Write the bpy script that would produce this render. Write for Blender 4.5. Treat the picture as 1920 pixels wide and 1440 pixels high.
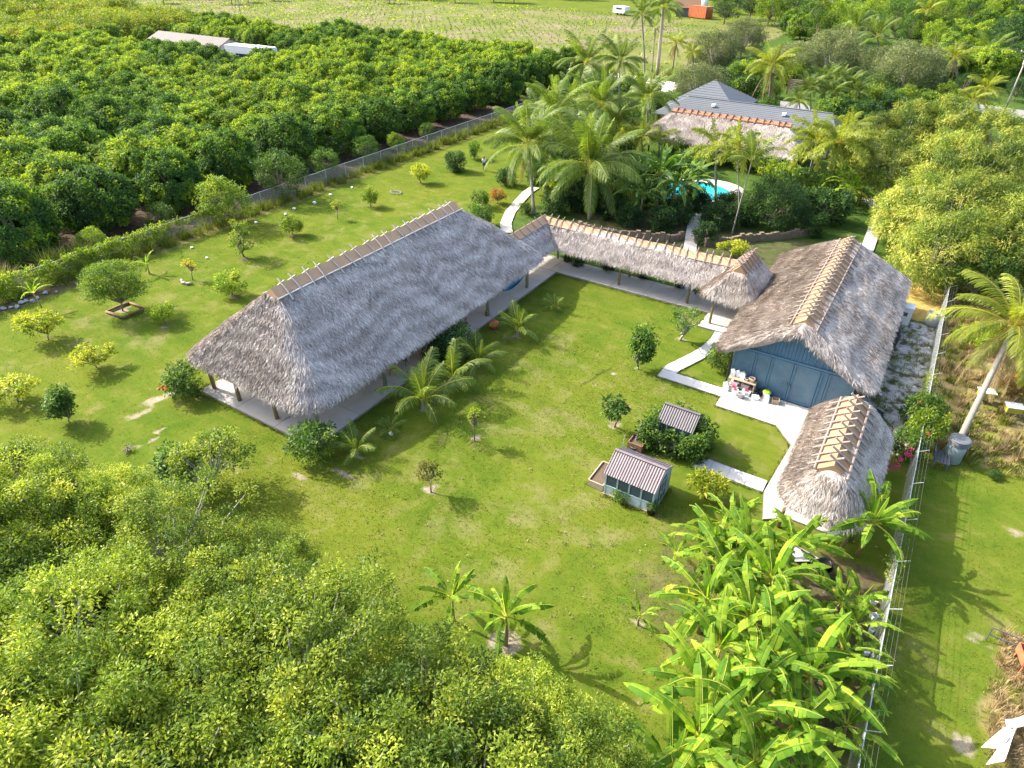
import bpy, math, random
import numpy as np
R = math.radians
for o in list(bpy.data.objects): bpy.data.objects.remove(o)
C = bpy.context.scene.collection
# ------------------------------------------------------------------ camera, world, sun, exposure
FPX, PITCH, YAW, ROLL, CAMH = 1225.0, R(34.7), R(32.2), R(0.5), 25.0
def _rz(v, a):
    c, s = math.cos(a), math.sin(a); return np.array([c*v[0]-s*v[1], s*v[0]+c*v[1], v[2]])
_f = np.array([0, math.cos(PITCH), -math.sin(PITCH)]); _u = np.array([0, math.sin(PITCH), math.cos(PITCH)]); _r = np.array([1., 0, 0])
_r2 = math.cos(ROLL)*_r + math.sin(ROLL)*_u; _u2 = -math.sin(ROLL)*_r + math.cos(ROLL)*_u
FW, RT, UP = _rz(_f, YAW), _rz(_r2, YAW), _rz(_u2, YAW)
def at(px, py, z=0.0):                      # photograph point -> world point at height z
    d = FW + (px-960)/FPX*RT - (py-720)/FPX*UP
    return np.array([0, 0, CAMH]) + (z-CAMH)/d[2]*d
def px_of(x, y, z=0.0):
    v = np.array([x, y, z-CAMH]); w = v @ FW
    return 960+FPX*(v@RT)/w, 720-FPX*(v@UP)/w, w
def height_of(px, py, top):                 # height of an upright thing whose foot and top are seen
    g = at(px, py); zs = np.linspace(0, 25, 1001)
    return zs[int(np.argmin([abs(px_of(g[0], g[1], z)[1]-top) for z in zs]))]
sc = bpy.context.scene
cam = bpy.data.cameras.new('camera'); co = bpy.data.objects.new('camera', cam); C.objects.link(co)
cam.sensor_width = 36; cam.lens = FPX/1920*36; cam.clip_end = 5000; cam.clip_start = .5
from mathutils import Matrix, Vector, noise as mnoise
M = Matrix(((RT[0], UP[0], -FW[0], 0), (RT[1], UP[1], -FW[1], 0), (RT[2], UP[2], -FW[2], CAMH), (0, 0, 0, 1)))
co.matrix_world = M; sc.camera = co
SUN_EL, SUN_AZ = R(37), R(185)              # towards the sun, from +X counter-clockwise
w = bpy.data.worlds.new('World'); sc.world = w; w.use_nodes = True
nt = w.node_tree; bg = nt.nodes['Background']
sky = nt.nodes.new('ShaderNodeTexSky'); sky.sky_type = 'NISHITA'; sky.sun_disc = False
sky.sun_elevation = SUN_EL; sky.sun_rotation = R(90)-SUN_AZ
sky.air_density = 1.0; sky.dust_density = 3.5; sky.ozone_density = 1.0
nt.links.new(sky.outputs[0], bg.inputs[0]); bg.inputs[1].default_value = 0.15
sl = bpy.data.lights.new('sun', 'SUN'); so = bpy.data.objects.new('sun', sl); C.objects.link(so)
sl.energy = 3.1; sl.angle = R(.53); sl.color = (1, .94, .82)
sd = Vector((math.cos(SUN_EL)*math.cos(SUN_AZ), math.cos(SUN_EL)*math.sin(SUN_AZ), math.sin(SUN_EL)))
so.rotation_euler = sd.to_track_quat('Z', 'Y').to_euler(); so.location = (-40, 0, 60)
sc.view_settings.view_transform = 'Standard'; sc.view_settings.look = 'None'
sc.view_settings.exposure = 1.82; sc.view_settings.gamma = 1
sc.render.engine = 'CYCLES'; sc.cycles.use_denoising = True
sc.cycles.max_bounces = 6; sc.cycles.diffuse_bounces = 4; sc.cycles.transmission_bounces = 4; sc.cycles.transparent_max_bounces = 12
sc.cycles.caustics_reflective = False; sc.cycles.caustics_refractive = False
# ------------------------------------------------------------------ mesh helpers
class MB:
    def __init__(s): s.v = []; s.f = []
    def add(s, vs, fs):
        n = len(s.v); s.v += [tuple(map(float, p)) for p in vs]; s.f += [tuple(i+n for i in f) for f in fs]; return s
    def box(s, c, d, rz=0, tilt=None):
        x, y, z = d[0]/2, d[1]/2, d[2]/2; ca, sa = math.cos(rz), math.sin(rz); vs = []
        for k in (-1, 1):
            for i, j in ((-1, -1), (1, -1), (1, 1), (-1, 1)):
                p = Vector((i*x, j*y, k*z))
                if tilt: p = tilt @ p
                vs.append((c[0]+p.x*ca-p.y*sa, c[1]+p.x*sa+p.y*ca, c[2]+p.z))
        return s.add(vs, [(3, 2, 1, 0), (4, 5, 6, 7), (0, 1, 5, 4), (1, 2, 6, 5), (2, 3, 7, 6), (3, 0, 4, 7)])
    def bar(s, a, b, w, h):
        a, b = Vector(a), Vector(b); d = (b-a); q = d.to_track_quat('X', 'Z').to_matrix()
        vs = []
        for x in (0, d.length):
            for j, k in ((-1, -1), (1, -1), (1, 1), (-1, 1)): vs.append(a+q@Vector((x, j*w/2, k*h/2)))
        return s.add(vs, [(0, 1, 2, 3), (7, 6, 5, 4), (0, 4, 5, 1), (1, 5, 6, 2), (2, 6, 7, 3), (3, 7, 4, 0)])
    def tube(s, pts, rad, n=6, cap=True):
        pts = [Vector(p) for p in pts]
        if not hasattr(rad, '__len__'): rad = [rad]*len(pts)
        vs = []; up = Vector((.31, .17, .93)); fs = []
        for i, p in enumerate(pts):
            d = (pts[min(i+1, len(pts)-1)]-pts[max(i-1, 0)]).normalized()
            a = d.cross(up)
            if a.length < .05: a = d.cross(Vector((1, 0, 0)))
            a.normalize(); b = d.cross(a)
            for k in range(n):
                t = 2*math.pi*k/n; vs.append(p+(a*math.cos(t)+b*math.sin(t))*rad[i])
        for i in range(len(pts)-1):
            for k in range(n): fs.append((i*n+k, i*n+(k+1) % n, (i+1)*n+(k+1) % n, (i+1)*n+k))
        if cap: fs += [tuple(range(n-1, -1, -1)), tuple(range((len(pts)-1)*n, len(pts)*n))]
        return s.add(vs, fs)
    def lathe(s, prof, c=(0, 0, 0), n=14, sx=1, sy=1):
        vs = []; fs = []; m = len(prof)
        for r, z in prof:
            for k in range(n):
                t = 2*math.pi*k/n; vs.append((c[0]+r*sx*math.cos(t), c[1]+r*sy*math.sin(t), c[2]+z))
        for i in range(m-1):
            for k in range(n): fs.append((i*n+k, i*n+(k+1) % n, (i+1)*n+(k+1) % n, (i+1)*n+k))
        fs += [tuple(range(n-1, -1, -1)), tuple(range((m-1)*n, m*n))]
        return s.add(vs, fs)
    def prism(s, poly, z0, z1):
        n = len(poly); a = sum(poly[i][0]*poly[(i+1) % n][1]-poly[(i+1) % n][0]*poly[i][1] for i in range(n))
        if a < 0: poly = poly[::-1]
        vs = [(x, y, z0) for x, y in poly]+[(x, y, z1) for x, y in poly]
        fs = [tuple(range(n-1, -1, -1)), tuple(range(n, 2*n))]+[(i, (i+1) % n, n+(i+1) % n, n+i) for i in range(n)]
        return s.add(vs, fs)
    def mesh(s, name, off=(0, 0, 0), smooth=False):
        me = bpy.data.meshes.new(name); me.from_pydata([(x-off[0], y-off[1], z-off[2]) for x, y, z in s.v], [], s.f)
        if smooth: me.polygons.foreach_set('use_smooth', [True]*len(me.polygons))
        me.update(); return me
    def build(s, name, mat, parent=None, smooth=False):
        off = (0, 0, 0); p = parent
        while p is not None:
            if p.parent is None: off = p.location
            p = p.parent
        return put(name, s.mesh(name, off, smooth), mat, parent)
def put(name, me, mat, parent=None, loc=None, rot=None, scale=None):
    o = bpy.data.objects.new(name, me); C.objects.link(o)
    if mat is not None and me is not None and not me.materials: me.materials.append(MAT[mat] if isinstance(mat, str) else mat)
    if parent is not None: o.parent = parent
    if loc is not None: o.location = loc
    if rot is not None: o.rotation_euler = rot
    if scale is not None: o.scale = (scale,)*3 if not hasattr(scale, '__len__') else scale
    return o
def tag(o, label, cat, group=None):
    o['label'] = label; o['category'] = cat
    if group: o['group'] = group
    return o
def struct(o): o['kind'] = 'structure'; return o
def stuff(o): o['kind'] = 'stuff'; return o
def thing(name, label, cat, loc=(0, 0, 0), rz=0, group=None, scale=None):
    o = bpy.data.objects.new(name, None); C.objects.link(o); o.location = tuple(map(float, loc)); o.rotation_euler = (0, 0, rz)
    o.empty_display_size = .3
    if scale is not None: o.scale = (scale,)*3 if not hasattr(scale, '__len__') else scale
    return tag(o, label, cat, group)
def nmesh(name, V, Q, tint=None):           # numpy mesh: V n*3, Q m*4 quads
    me = bpy.data.meshes.new(name); V = np.asarray(V, np.float32); Q = np.asarray(Q, np.int32)
    me.vertices.add(len(V)); me.vertices.foreach_set('co', V.ravel())
    me.loops.add(Q.size); me.loops.foreach_set('vertex_index', Q.ravel())
    me.polygons.add(len(Q)); me.polygons.foreach_set('loop_start', np.arange(len(Q), dtype=np.int32)*Q.shape[1])
    me.update(calc_edges=True)
    if tint is not None:
        a = me.attributes.new('tint', 'FLOAT', 'POINT'); a.data.foreach_set('value', np.asarray(tint, np.float32))
    return me
def unit(a): return a/np.maximum(np.linalg.norm(a, axis=-1, keepdims=True), 1e-6)
def vnoise(x, y, s, seed=0):                # smooth value noise, 0..1
    rg = np.random.default_rng(seed); T = rg.random((256, 256)); x = np.asarray(x)/s+1000; y = np.asarray(y)/s+1000
    i, j = np.floor(x).astype(int), np.floor(y).astype(int); u, v = x-i, y-j; u = u*u*(3-2*u); v = v*v*(3-2*v)
    g = lambda a, b: T[a % 256, b % 256]
    return (g(i, j)*(1-u)+g(i+1, j)*u)*(1-v)+(g(i, j+1)*(1-u)+g(i+1, j+1)*u)*v
# ------------------------------------------------------------------ materials
MAT = {}
class NT:
    def __init__(s, name):
        m = bpy.data.materials.new(name); m.use_nodes = True; s.m = m; s.t = m.node_tree; s.n = s.t.nodes
        s.p = s.n['Principled BSDF']; s.out = s.n['Material Output']; MAT[name] = m
    def new(s, k, **kw):
        n = s.n.new('ShaderNode'+k)
        for a, b in kw.items(): setattr(n, a, b)
        return n
    def l(s, a, b): s.t.links.new(a, b)
    def coord(s, kind='Object'): return s.new('TexCoord').outputs[kind]
    def noise(s, vec, scale, detail=4, rough=.6, dist=0):
        n = s.new('TexNoise'); n.inputs['Scale'].default_value = scale; n.inputs['Detail'].default_value = detail
        n.inputs['Roughness'].default_value = rough; n.inputs['Distortion'].default_value = dist
        s.l(vec, n.inputs['Vector']); return n.outputs['Fac']
    def ramp(s, fac, stops, interp='LINEAR'):
        r = s.new('ValToRGB'); e = r.color_ramp.elements; r.color_ramp.interpolation = interp
        while len(e) < len(stops): e.new(.5)
        for k, (p, c) in enumerate(stops): e[k].position = p; e[k].color = (c, c, c, 1) if not hasattr(c, '__len__') else (*c, 1)
        s.l(fac, r.inputs[0]); return r.outputs[0]
    def mix(s, fac, a, b, mode='MIX'):
        n = s.new('Mix'); n.data_type = 'RGBA'; n.blend_type = mode
        for v, i in ((fac, 0), (a, 6), (b, 7)):
            if hasattr(v, 'is_output'): s.l(v, n.inputs[i])
            elif i == 0: n.inputs[0].default_value = v
            else: n.inputs[i].default_value = (*v, 1)
        return n.outputs[2]
    def math(s, op, a, b=0., c=None, clamp=False):
        n = s.new('Math'); n.operation = op; n.use_clamp = clamp
        for i, v in enumerate((a, b, c)):
            if v is None: continue
            if hasattr(v, 'is_output'): s.l(v, n.inputs[i])
            else: n.inputs[i].default_value = v
        return n.outputs[0]
    def attr(s, name):
        n = s.new('Attribute'); n.attribute_name = name; return n.outputs['Fac']
    def bump(s, h, strength=.4, dist=.02):
        b = s.new('Bump'); b.inputs['Strength'].default_value = strength; b.inputs['Distance'].default_value = dist
        s.l(h, b.inputs['Height']); s.l(b.outputs[0], s.p.inputs['Normal'])
def pm(name, col, rough=.75, metal=0, var=.25, scale=3., bump=.2, fine=None, spec=.4, streak=None, stain=None):
    t = NT(name); v = t.coord()
    if streak:
        mp = t.new('Mapping'); mp.inputs['Scale'].default_value = streak; t.l(v, mp.inputs['Vector']); vv = mp.outputs[0]
    else: vv = v
    n = t.noise(vv, scale, 6, .65)
    c = np.array(col); lo = tuple(c*(1-var)); hi = tuple(np.minimum(c*(1+var), .95))
    k = t.ramp(n, [(.25, lo), (.75, hi)])
    n2 = t.noise(v, fine or scale*9, 3, .6)
    k = t.mix(.35, k, t.ramp(n2, [(.3, lo), (.7, hi)]))
    if stain:
        n3 = t.noise(v, scale*.35, 5, .7, .6); k = t.mix(t.ramp(n3, [(.5, 0), (.72, .85)]), k, stain)
    t.l(k, t.p.inputs['Base Color']); t.p.inputs['Roughness'].default_value = rough; t.p.inputs['Metallic'].default_value = metal
    t.p.inputs['Specular IOR Level'].default_value = spec
    if bump: t.bump(n2, bump, .02)
    return t
def leaf(name, stops, rough=.5, trans=.42, spec=.22, tcol=(1.25, 1.3, .45), vary=.35):
    t = NT(name); oi = t.new('ObjectInfo')
    f = t.math('ADD', t.attr('tint'), t.math('MULTIPLY', t.math('SUBTRACT', oi.outputs['Random'], .5), vary*.5), clamp=True)
    k = t.ramp(f, stops)
    hs = t.new('HueSaturation'); t.l(k, hs.inputs['Color'])
    t.l(t.math('ADD', t.math('MULTIPLY', oi.outputs['Random'], vary), 1-vary/2), hs.inputs['Value']); k = hs.outputs[0]
    t.l(k, t.p.inputs['Base Color']); t.p.inputs['Roughness'].default_value = rough; t.p.inputs['Specular IOR Level'].default_value = spec
    tr = t.new('BsdfTranslucent'); t.l(t.mix(1., k, tcol, 'MULTIPLY'), tr.inputs['Color'])
    mx = t.new('MixShader'); mx.inputs[0].default_value = trans
    t.l(t.p.outputs[0], mx.inputs[1]); t.l(tr.outputs[0], mx.inputs[2]); t.l(mx.outputs[0], t.out.inputs[0]); return t
G_D, G_M, G_L, G_Y = (.02, .048, .012), (.05, .105, .015), (.12, .20, .018), (.24, .27, .02)
leaf('lychee_leaf', [(0, (.03, .07, .024)), (.35, (.07, .145, .03)), (.6, (.11, .20, .025)), (.8, (.20, .30, .03)), (1, (.33, .38, .035))], spec=.12, rough=.6, vary=.22)
leaf('orchard_yellow_leaf', [(0, (.06, .11, .015)), (.4, (.14, .21, .018)), (.75, (.25, .27, .02)), (1, (.32, .20, .03))])
leaf('broad_leaf', [(0, (.04, .08, .018)), (.3, (.10, .17, .022)), (.6, (.23, .30, .03)), (.94, (.42, .45, .05)), (1, (.46, .42, .06))], rough=.5, spec=.18, trans=.38)
leaf('feather_leaf', [(0, (.04, .08, .016)), (.35, (.115, .175, .026)), (.7, (.26, .30, .036)), (1, (.42, .40, .08))], trans=.32, vary=.5)
leaf('olive_leaf', [(0, (.05, .075, .035)), (.45, (.12, .15, .06)), (.8, (.21, .23, .10)), (1, (.32, .31, .17))], trans=.3, spec=.2)
leaf('shrub_leaf', [(0, (.03, .075, .02)), (.5, (.085, .165, .028)), (.85, (.18, .27, .035)), (1, (.28, .34, .045))])
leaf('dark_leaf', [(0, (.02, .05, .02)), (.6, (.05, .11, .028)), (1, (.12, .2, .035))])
leaf('lime_leaf', [(0, (.08, .15, .02)), (.5, (.19, .28, .025)), (1, (.36, .39, .035))])
leaf('yellow_leaf', [(0, (.12, .19, .014)), (.4, (.29, .34, .02)), (.8, (.46, .45, .03)), (1, (.55, .5, .08))])
leaf('gold_leaf', [(0, (.22, .20, .015)), (.5, (.42, .33, .02)), (1, (.55, .40, .03))])
leaf('rust_leaf', [(0, (.12, .15, .03)), (.5, (.22, .13, .03)), (1, (.42, .16, .04))])
leaf('red_leaf', [(0, (.18, .04, .015)), (.5, (.32, .07, .02)), (1, (.45, .14, .04))])
leaf('palm_leaf', [(0, (.045, .09, .02)), (.5, (.12, .185, .03)), (.8, (.23, .28, .045)), (1, (.42, .40, .09))], rough=.5, spec=.28, trans=.35)
leaf('palm_yellow_leaf', [(0, (.08, .13, .018)), (.5, (.21, .26, .025)), (.8, (.30, .29, .03)), (1, (.45, .38, .07))], rough=.5, spec=.28, trans=.4)
leaf('dry_frond', [(0, (.16, .11, .05)), (.6, (.30, .22, .11)), (1, (.42, .33, .18))], trans=.2, tcol=(1, .9, .6))
leaf('banana_leaf', [(0, (.03, .09, .016)), (.35, (.08, .185, .018)), (.65, (.165, .29, .022)), (.9, (.34, .42, .032)), (1, (.52, .52, .16))], rough=.6, spec=.12, trans=.5, vary=.4)
leaf('banana_shade_leaf', [(0, (.02, .065, .018)), (.4, (.05, .13, .024)), (.75, (.10, .2, .03)), (.9, (.2, .3, .035)), (1, (.42, .45, .14))], rough=.5, spec=.2, trans=.4, vary=.3)  # darker copy of banana_leaf: shade of the dense planting put into the colour
leaf('banana_yellow_leaf', [(0, (.12, .18, .012)), (.4, (.30, .30, .02)), (.7, (.48, .36, .03)), (.9, (.4, .2, .05)), (1, (.5, .46, .12))], rough=.4, trans=.4, vary=.3)
leaf('pink_petal', [(0, (.5, .015, .14)), (1, (.75, .05, .3))], trans=.3, tcol=(1.1, .8, 1))
leaf('red_petal', [(0, (.5, .02, .02)), (1, (.7, .1, .05))], trans=.2, tcol=(1, .8, .8))
leaf('grass_blade', [(0, (.06, .10, .012)), (.5, (.14, .19, .02)), (1, (.34, .29, .10))], trans=.35, spec=.15, rough=.7)
leaf('dry_grass_blade', [(0, (.16, .14, .04)), (.4, (.33, .24, .12)), (1, (.5, .38, .22))], trans=.25, spec=.1, rough=.8, tcol=(1.1, 1, .7))
leaf('thatch', [(0, (.12, .095, .08)), (.35, (.30, .262, .24)), (.7, (.44, .395, .37)), (1, (.66, .61, .58))], rough=.8, trans=.06, spec=.12, tcol=(1, .9, .7), vary=.1)
leaf('thatch_warm', [(0, (.13, .10, .08)), (.35, (.33, .28, .245)), (.7, (.48, .425, .38)), (1, (.68, .62, .57))], rough=.8, trans=.06, spec=.12, tcol=(1, .9, .7), vary=.1)
pm('thatch_bed', (.34, .30, .28), .95, var=.5, scale=5, bump=.8, spec=.1)
pm('bark', (.20, .16, .12), .9, var=.4, scale=6, bump=.6, streak=(1, 1, .3))
pm('pale_bark', (.33, .30, .26), .85, var=.35, scale=5, bump=.5, streak=(1, 1, .4))
pm('palm_bark', (.24, .21, .17), .9, var=.3, scale=3, bump=.5, streak=(.3, .3, 5))
pm('banana_stem', (.24, .20, .07), .6, var=.5, scale=4, bump=.2, streak=(2, 2, .4), stain=(.2, .09, .03))
pm('red_ridge', (.33, .15, .075), .8, var=.2, scale=1.2)
pm('red_stick', (.24, .12, .07), .9, var=.3, scale=5)
pm('ridge_board', (.30, .185, .10), .8, var=.16, scale=1.2, bump=.15, fine=25, stain=(.25, .13, .06))
pm('ridge_board_faded', (.44, .275, .16), .85, var=.2, scale=1.2, bump=.15, fine=25)
pm('stick', (.25, .20, .17), .9, var=.35, scale=7, bump=.5)
pm('pale_pole', (.46, .41, .37), .85, var=.3, scale=5, bump=.4)
pm('post_wood', (.23, .17, .085), .85, var=.35, scale=4, bump=.4, streak=(2, 2, .4))
pm('green_post', (.22, .23, .15), .85, var=.3, scale=4, bump=.3, streak=(2, 2, .4))
pm('concrete', (.46, .43, .39), .85, var=.14, scale=.9, bump=.12, fine=18, stain=(.36, .32, .28))
pm('white_concrete', (.5, .48, .45), .8, var=.12, scale=.7, bump=.1, fine=20, stain=(.58, .54, .46))
pm('stone_slab', (.5, .46, .4), .85, var=.16, scale=1.2, bump=.2, fine=14, stain=(.42, .34, .25))
pm('slab_joint', (.24, .22, .18), .9, var=.3, scale=2)
pm('blue_wall', (.05, .12, .195), .55, var=.3, scale=1.4, bump=.1, streak=(1, 1, .35))
pm('blue_door', (.07, .135, .19), .5, var=.38, scale=1.1, bump=.1, stain=(.11, .17, .215))
pm('blue_trim', (.065, .14, .21), .5, var=.12, scale=2)
pm('dark_trim', (.02, .025, .03), .5, var=.3)
pm('shingle', (.115, .125, .14), .85, var=.28, scale=9, bump=.4, fine=26)
pm('cream_wall', (.5, .46, .4), .8, var=.08)
pm('corrugated', (.185, .15, .155), .65, var=.25, scale=1.5, bump=.08, stain=(.15, .105, .09), metal=0)
pm('corrugated_dark', (.12, .105, .11), .65, var=.25, scale=1.5, bump=.08)
pm('pale_blue_frame', (.25, .34, .38), .6, var=.14, scale=2)
pm('pale_panel', (.44, .52, .56), .5, var=.1, scale=2)
pm('screen', (.045, .07, .085), .6, var=.3, scale=4)
pm('timber', (.34, .27, .18), .85, var=.3, scale=3, bump=.3, streak=(.4, .4, 3))
pm('brown_timber', (.17, .095, .05), .8, var=.3, scale=4, bump=.3)
pm('red_timber', (.28, .11, .045), .7, var=.25, scale=4, bump=.2)
pm('grey_timber', (.10, .10, .11), .8, var=.3, scale=4, bump=.3)
pm('soil', (.11, .075, .05), .95, var=.4, scale=5, bump=.8)
pm('galvanised', (.50, .52, .53), .45, metal=.6, var=.15, scale=3)
pm('rock', (.5, .47, .42), .9, var=.35, scale=4, bump=.7)
pm('brown_stone', (.20, .145, .10), .9, var=.4, scale=3, bump=.6)
pm('white_paint', (.78, .78, .76), .5, var=.06)
pm('white_plastic', (.76, .77, .77), .4, var=.05)
pm('grey_plastic', (.33, .34, .35), .5, var=.1)
pm('dark_grey_plastic', (.11, .12, .13), .5, var=.15)
pm('black_plastic', (.016, .017, .019), .4, var=.3)
pm('red_plastic', (.62, .03, .06), .4, var=.12)
pm('red_ball', (.50, .07, .05), .6, var=.2)
pm('lime_plastic', (.32, .62, .02), .45, var=.1)
pm('terracotta', (.50, .19, .09), .8, var=.15)
pm('cream_glaze', (.68, .60, .48), .5, var=.1)
pm('grey_concrete', (.33, .33, .325), .9, var=.2, scale=3, bump=.3)
pm('rubber', (.03, .03, .032), .7, var=.2)
pm('rust', (.36, .12, .05), .8, var=.5, scale=3, bump=.4, stain=(.20, .16, .16))
pm('old_white_sheet', (.66, .64, .58), .6, var=.18, scale=1.8, stain=(.36, .27, .16))
pm('yellow_box', (.38, .30, .02), .6, var=.35, scale=4)
pm('blue_cloth', (.03, .24, .42), .8, var=.2)
pm('teal_metal', (.2, .25, .25), .5, var=.2, scale=3, metal=.3, stain=(.38, .33, .26))
pm('orange_steel', (.34, .09, .025), .6, var=.25, scale=1)
pm('car_paint', (.45, .48, .5), .25, var=.05, metal=.3)
pm('grey_roof', (.13, .115, .105), .8, var=.15, scale=.6)
pm('asphalt', (.22, .21, .20), .9, var=.15, scale=1)
pm('road_marl', (.58, .54, .47), .9, var=.12, scale=.4)
pm('skin', (.20, .11, .07), .6, var=.1)
pm('shirt_white', (.70, .72, .74), .8, var=.05)
pm('shorts_dark', (.04, .04, .05), .8, var=.2)
pm('wire', (.10, .095, .09), .6, var=.2)
t = NT('glass'); t.p.inputs['Base Color'].default_value = (.03, .05, .06, 1); t.p.inputs['Roughness'].default_value = .06
t = NT('pool_water'); n = t.noise(t.coord(), 2.2, 3); t.l(t.ramp(n, [(.3, (.005, .34, .46)), (.7, (.02, .46, .56))]), t.p.inputs['Base Color'])
t.p.inputs['Roughness'].default_value = .04; t.bump(t.noise(t.coord(), 5, 2), .08, .05)
for _nm, _d in (('chain_link', .17), ('dense_chain_link', .34)):
  t = NT(_nm); v = t.coord()                # woven wire: two crossing families of wires
  mp = t.new('SeparateXYZ'); t.l(v, mp.inputs[0]); a = t.math('ADD', mp.outputs[1], mp.outputs[2]); b = t.math('SUBTRACT', mp.outputs[1], mp.outputs[2])
  fa = t.math('LESS_THAN', t.math('FRACT', t.math('MULTIPLY', a, 14.)), _d); fb = t.math('LESS_THAN', t.math('FRACT', t.math('MULTIPLY', b, 14.)), _d)
  m_ = t.math('MAXIMUM', fa, fb); t.p.inputs['Base Color'].default_value = (.42, .43, .44, 1); t.p.inputs['Metallic'].default_value = .4; t.p.inputs['Roughness'].default_value = .5
  tr = t.new('BsdfTransparent'); mx = t.new('MixShader'); t.l(m_, mx.inputs[0]); t.l(tr.outputs[0], mx.inputs[1]); t.l(t.p.outputs[0], mx.inputs[2]); t.l(mx.outputs[0], t.out.inputs[0])
# ------------------------------------------------------------------ ground
t = NT('ground_cover'); v = t.coord()
nL = t.noise(v, .11, 3, .5); nM = t.noise(v, .55, 5, .62, .4); nF = t.noise(v, 6, 4, .7); nB = t.noise(v, 38, 2, .6)
k = t.ramp(nM, [(.25, (.06, .115, .012)), (.45, (.103, .152, .016)), (.62, (.155, .178, .026)), (.8, (.225, .215, .07))])
k = t.mix(t.ramp(nL, [(.40, 0), (.66, .5)]), k, (.20, .20, .026))
dry = t.math('ADD', t.attr('dry'), t.math('MULTIPLY', t.math('SUBTRACT', nM, .5), 1.9))
k = t.mix(t.ramp(dry, [(.34, 0), (.85, .8)]), k, (.25, .225, .10))
def zone(k, name, cols, scale, soft=.22, amp=.9, dist=.5):
    n = t.noise(v, scale, 5, .68, dist); c = t.ramp(n, cols)
    m = t.math('ADD', t.attr(name), t.math('MULTIPLY', t.math('SUBTRACT', t.noise(v, 1.3, 4, .65), .5), amp))
    return t.mix(t.ramp(m, [(.5-soft, 0), (.5+soft, 1)]), k, c)
mpS = t.new('Mapping'); mpS.inputs['Rotation'].default_value = (0, 0, R(-28)); mpS.inputs['Scale'].default_value = (.16, 1.5, 1); t.l(v, mpS.inputs['Vector'])
k = t.mix(.6, k, t.ramp(t.noise(mpS.outputs[0], 1.0, 4, .6), [(.32, .76), (.6, 1.0)]), 'MULTIPLY')
nW = t.noise(v, 2.1, 4, .7, .3); k = t.mix(t.ramp(nW, [(.35, .0), (.62, .3)]), k, (.09, .165, .011))
k = zone(k, 'lush', [(.3, (.04, .085, .018)), (.7, (.09, .145, .026))], .8, .3)
k = zone(k, 'weed', [(.25, (.10, .13, .018)), (.42, (.20, .21, .035)), (.55, (.30, .23, .11)), (.75, (.38, .29, .17))], .9)
k = zone(k, 'field', [(.3, (.11, .15, .025)), (.48, (.17, .19, .05)), (.6, (.235, .20, .11)), (.8, (.29, .24, .16))], .06, .3)
k = zone(k, 'soil', [(.3, (.05, .038, .028)), (.5, (.11, .08, .055)), (.75, (.21, .155, .11))], 1.7)
k = zone(k, 'bare', [(.3, (.27, .22, .14)), (.7, (.42, .36, .27))], 2.5, .11)
k = zone(k, 'gravel', [(.36, (.06, .09, .03)), (.44, (.17, .15, .09)), (.5, (.40, .39, .37)), (.62, (.62, .61, .58))], 1.0, .2, dist=0)
k = zone(k, 'straw', [(.3, (.34, .23, .06)), (.7, (.60, .44, .14))], 2.2, .2)
k = t.mix(.7, k, t.ramp(nF, [(.25, .72), (.75, 1.0)]), 'MULTIPLY')
k = t.mix(.55, k, t.ramp(nB, [(.25, .5), (.75, 1.0)]), 'MULTIPLY')
t.l(k, t.p.inputs['Base Color']); t.p.inputs['Roughness'].default_value = .95; t.p.inputs['Specular IOR Level'].default_value = .03
t.bump(t.math('ADD', t.math('MULTIPLY', nF, .5), nB), .4, .02)
def axis(lo, hi, step, far):
    a = list(np.arange(lo, hi+1e-6, step)); s = step; x = hi; y = lo
    while x < far or y > -far:
        s *= 1.22; x += s; y -= s; a = [y]+a+[x]
    return np.array(a)
gx, gy = axis(-66, 16, .5, 2500), axis(6, 92, .5, 2500)
X, Y = np.meshgrid(gx, gy, indexing='ij'); nx, ny = X.shape
idx = np.arange(nx*ny).reshape(nx, ny)
gq = np.stack([idx[:-1, :-1], idx[1:, :-1], idx[1:, 1:], idx[:-1, 1:]], -1).reshape(-1, 4)
gz = (vnoise(X, Y, 3.1, 5)-.5)*.05
gm = nmesh('ground', np.stack([X, Y, gz-.03], -1).reshape(-1, 3), gq)
def sm(a, lo, hi): u = np.clip((a-lo)/(hi-lo), 0, 1); return u*u*(3-2*u)
def rect(x0, x1, y0, y1, s=1.0): return sm(X, x0-s/2, x0+s/2)*(1-sm(X, x1-s/2, x1+s/2))*sm(Y, y0-s/2, y0+s/2)*(1-sm(Y, y1-s/2, y1+s/2))
def spot(A, px, py, rx, ry=None, v=1.0, rot=0, wp=None):
    g = at(px, py) if wp is None else wp; dx, dy = X-g[0], Y-g[1]; c, s = math.cos(rot), math.sin(rot)
    d = np.hypot((dx*c+dy*s)/rx, (-dx*s+dy*c)/(ry or rx)); np.maximum(A, v*(1-sm(d, .45, 1.25)), out=A)
A = {}
A['soil'] = np.maximum(rect(-330, -61.2, -30, 132, 2.5), 0)
A['soil'] = np.maximum(A['soil'], rect(-60.5, -57.8, -10, 26, 1.5)*.62)
A['soil'] = np.maximum(A['soil'], rect(-31, -4, 53.5, 68, 3)*.5)
A['soil'] = np.maximum(A['soil'], rect(.5, 4.4, 15, 27, 1)*.62)
A['soil'] = np.maximum(A['soil'], rect(-6, 1.5, 17.5, 25, 2.5)*.45)
A['lush'] = np.maximum(rect(-36, 3.5, 50.2, 120, 2)*.8, rect(-7, -1.5, 30, 36, 1)*.15)
A['lush'] = np.maximum(A['lush'], rect(-60, 60, 118, 400, 8)*.8)
A['weed'] = np.maximum(rect(4.6, 40, 38.2, 120, 2.0)*.85, rect(-61.6, -58.3, 22, 96, 1)*.6)
A['field'] = rect(-420, -50, 134, 255, 4)
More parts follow.
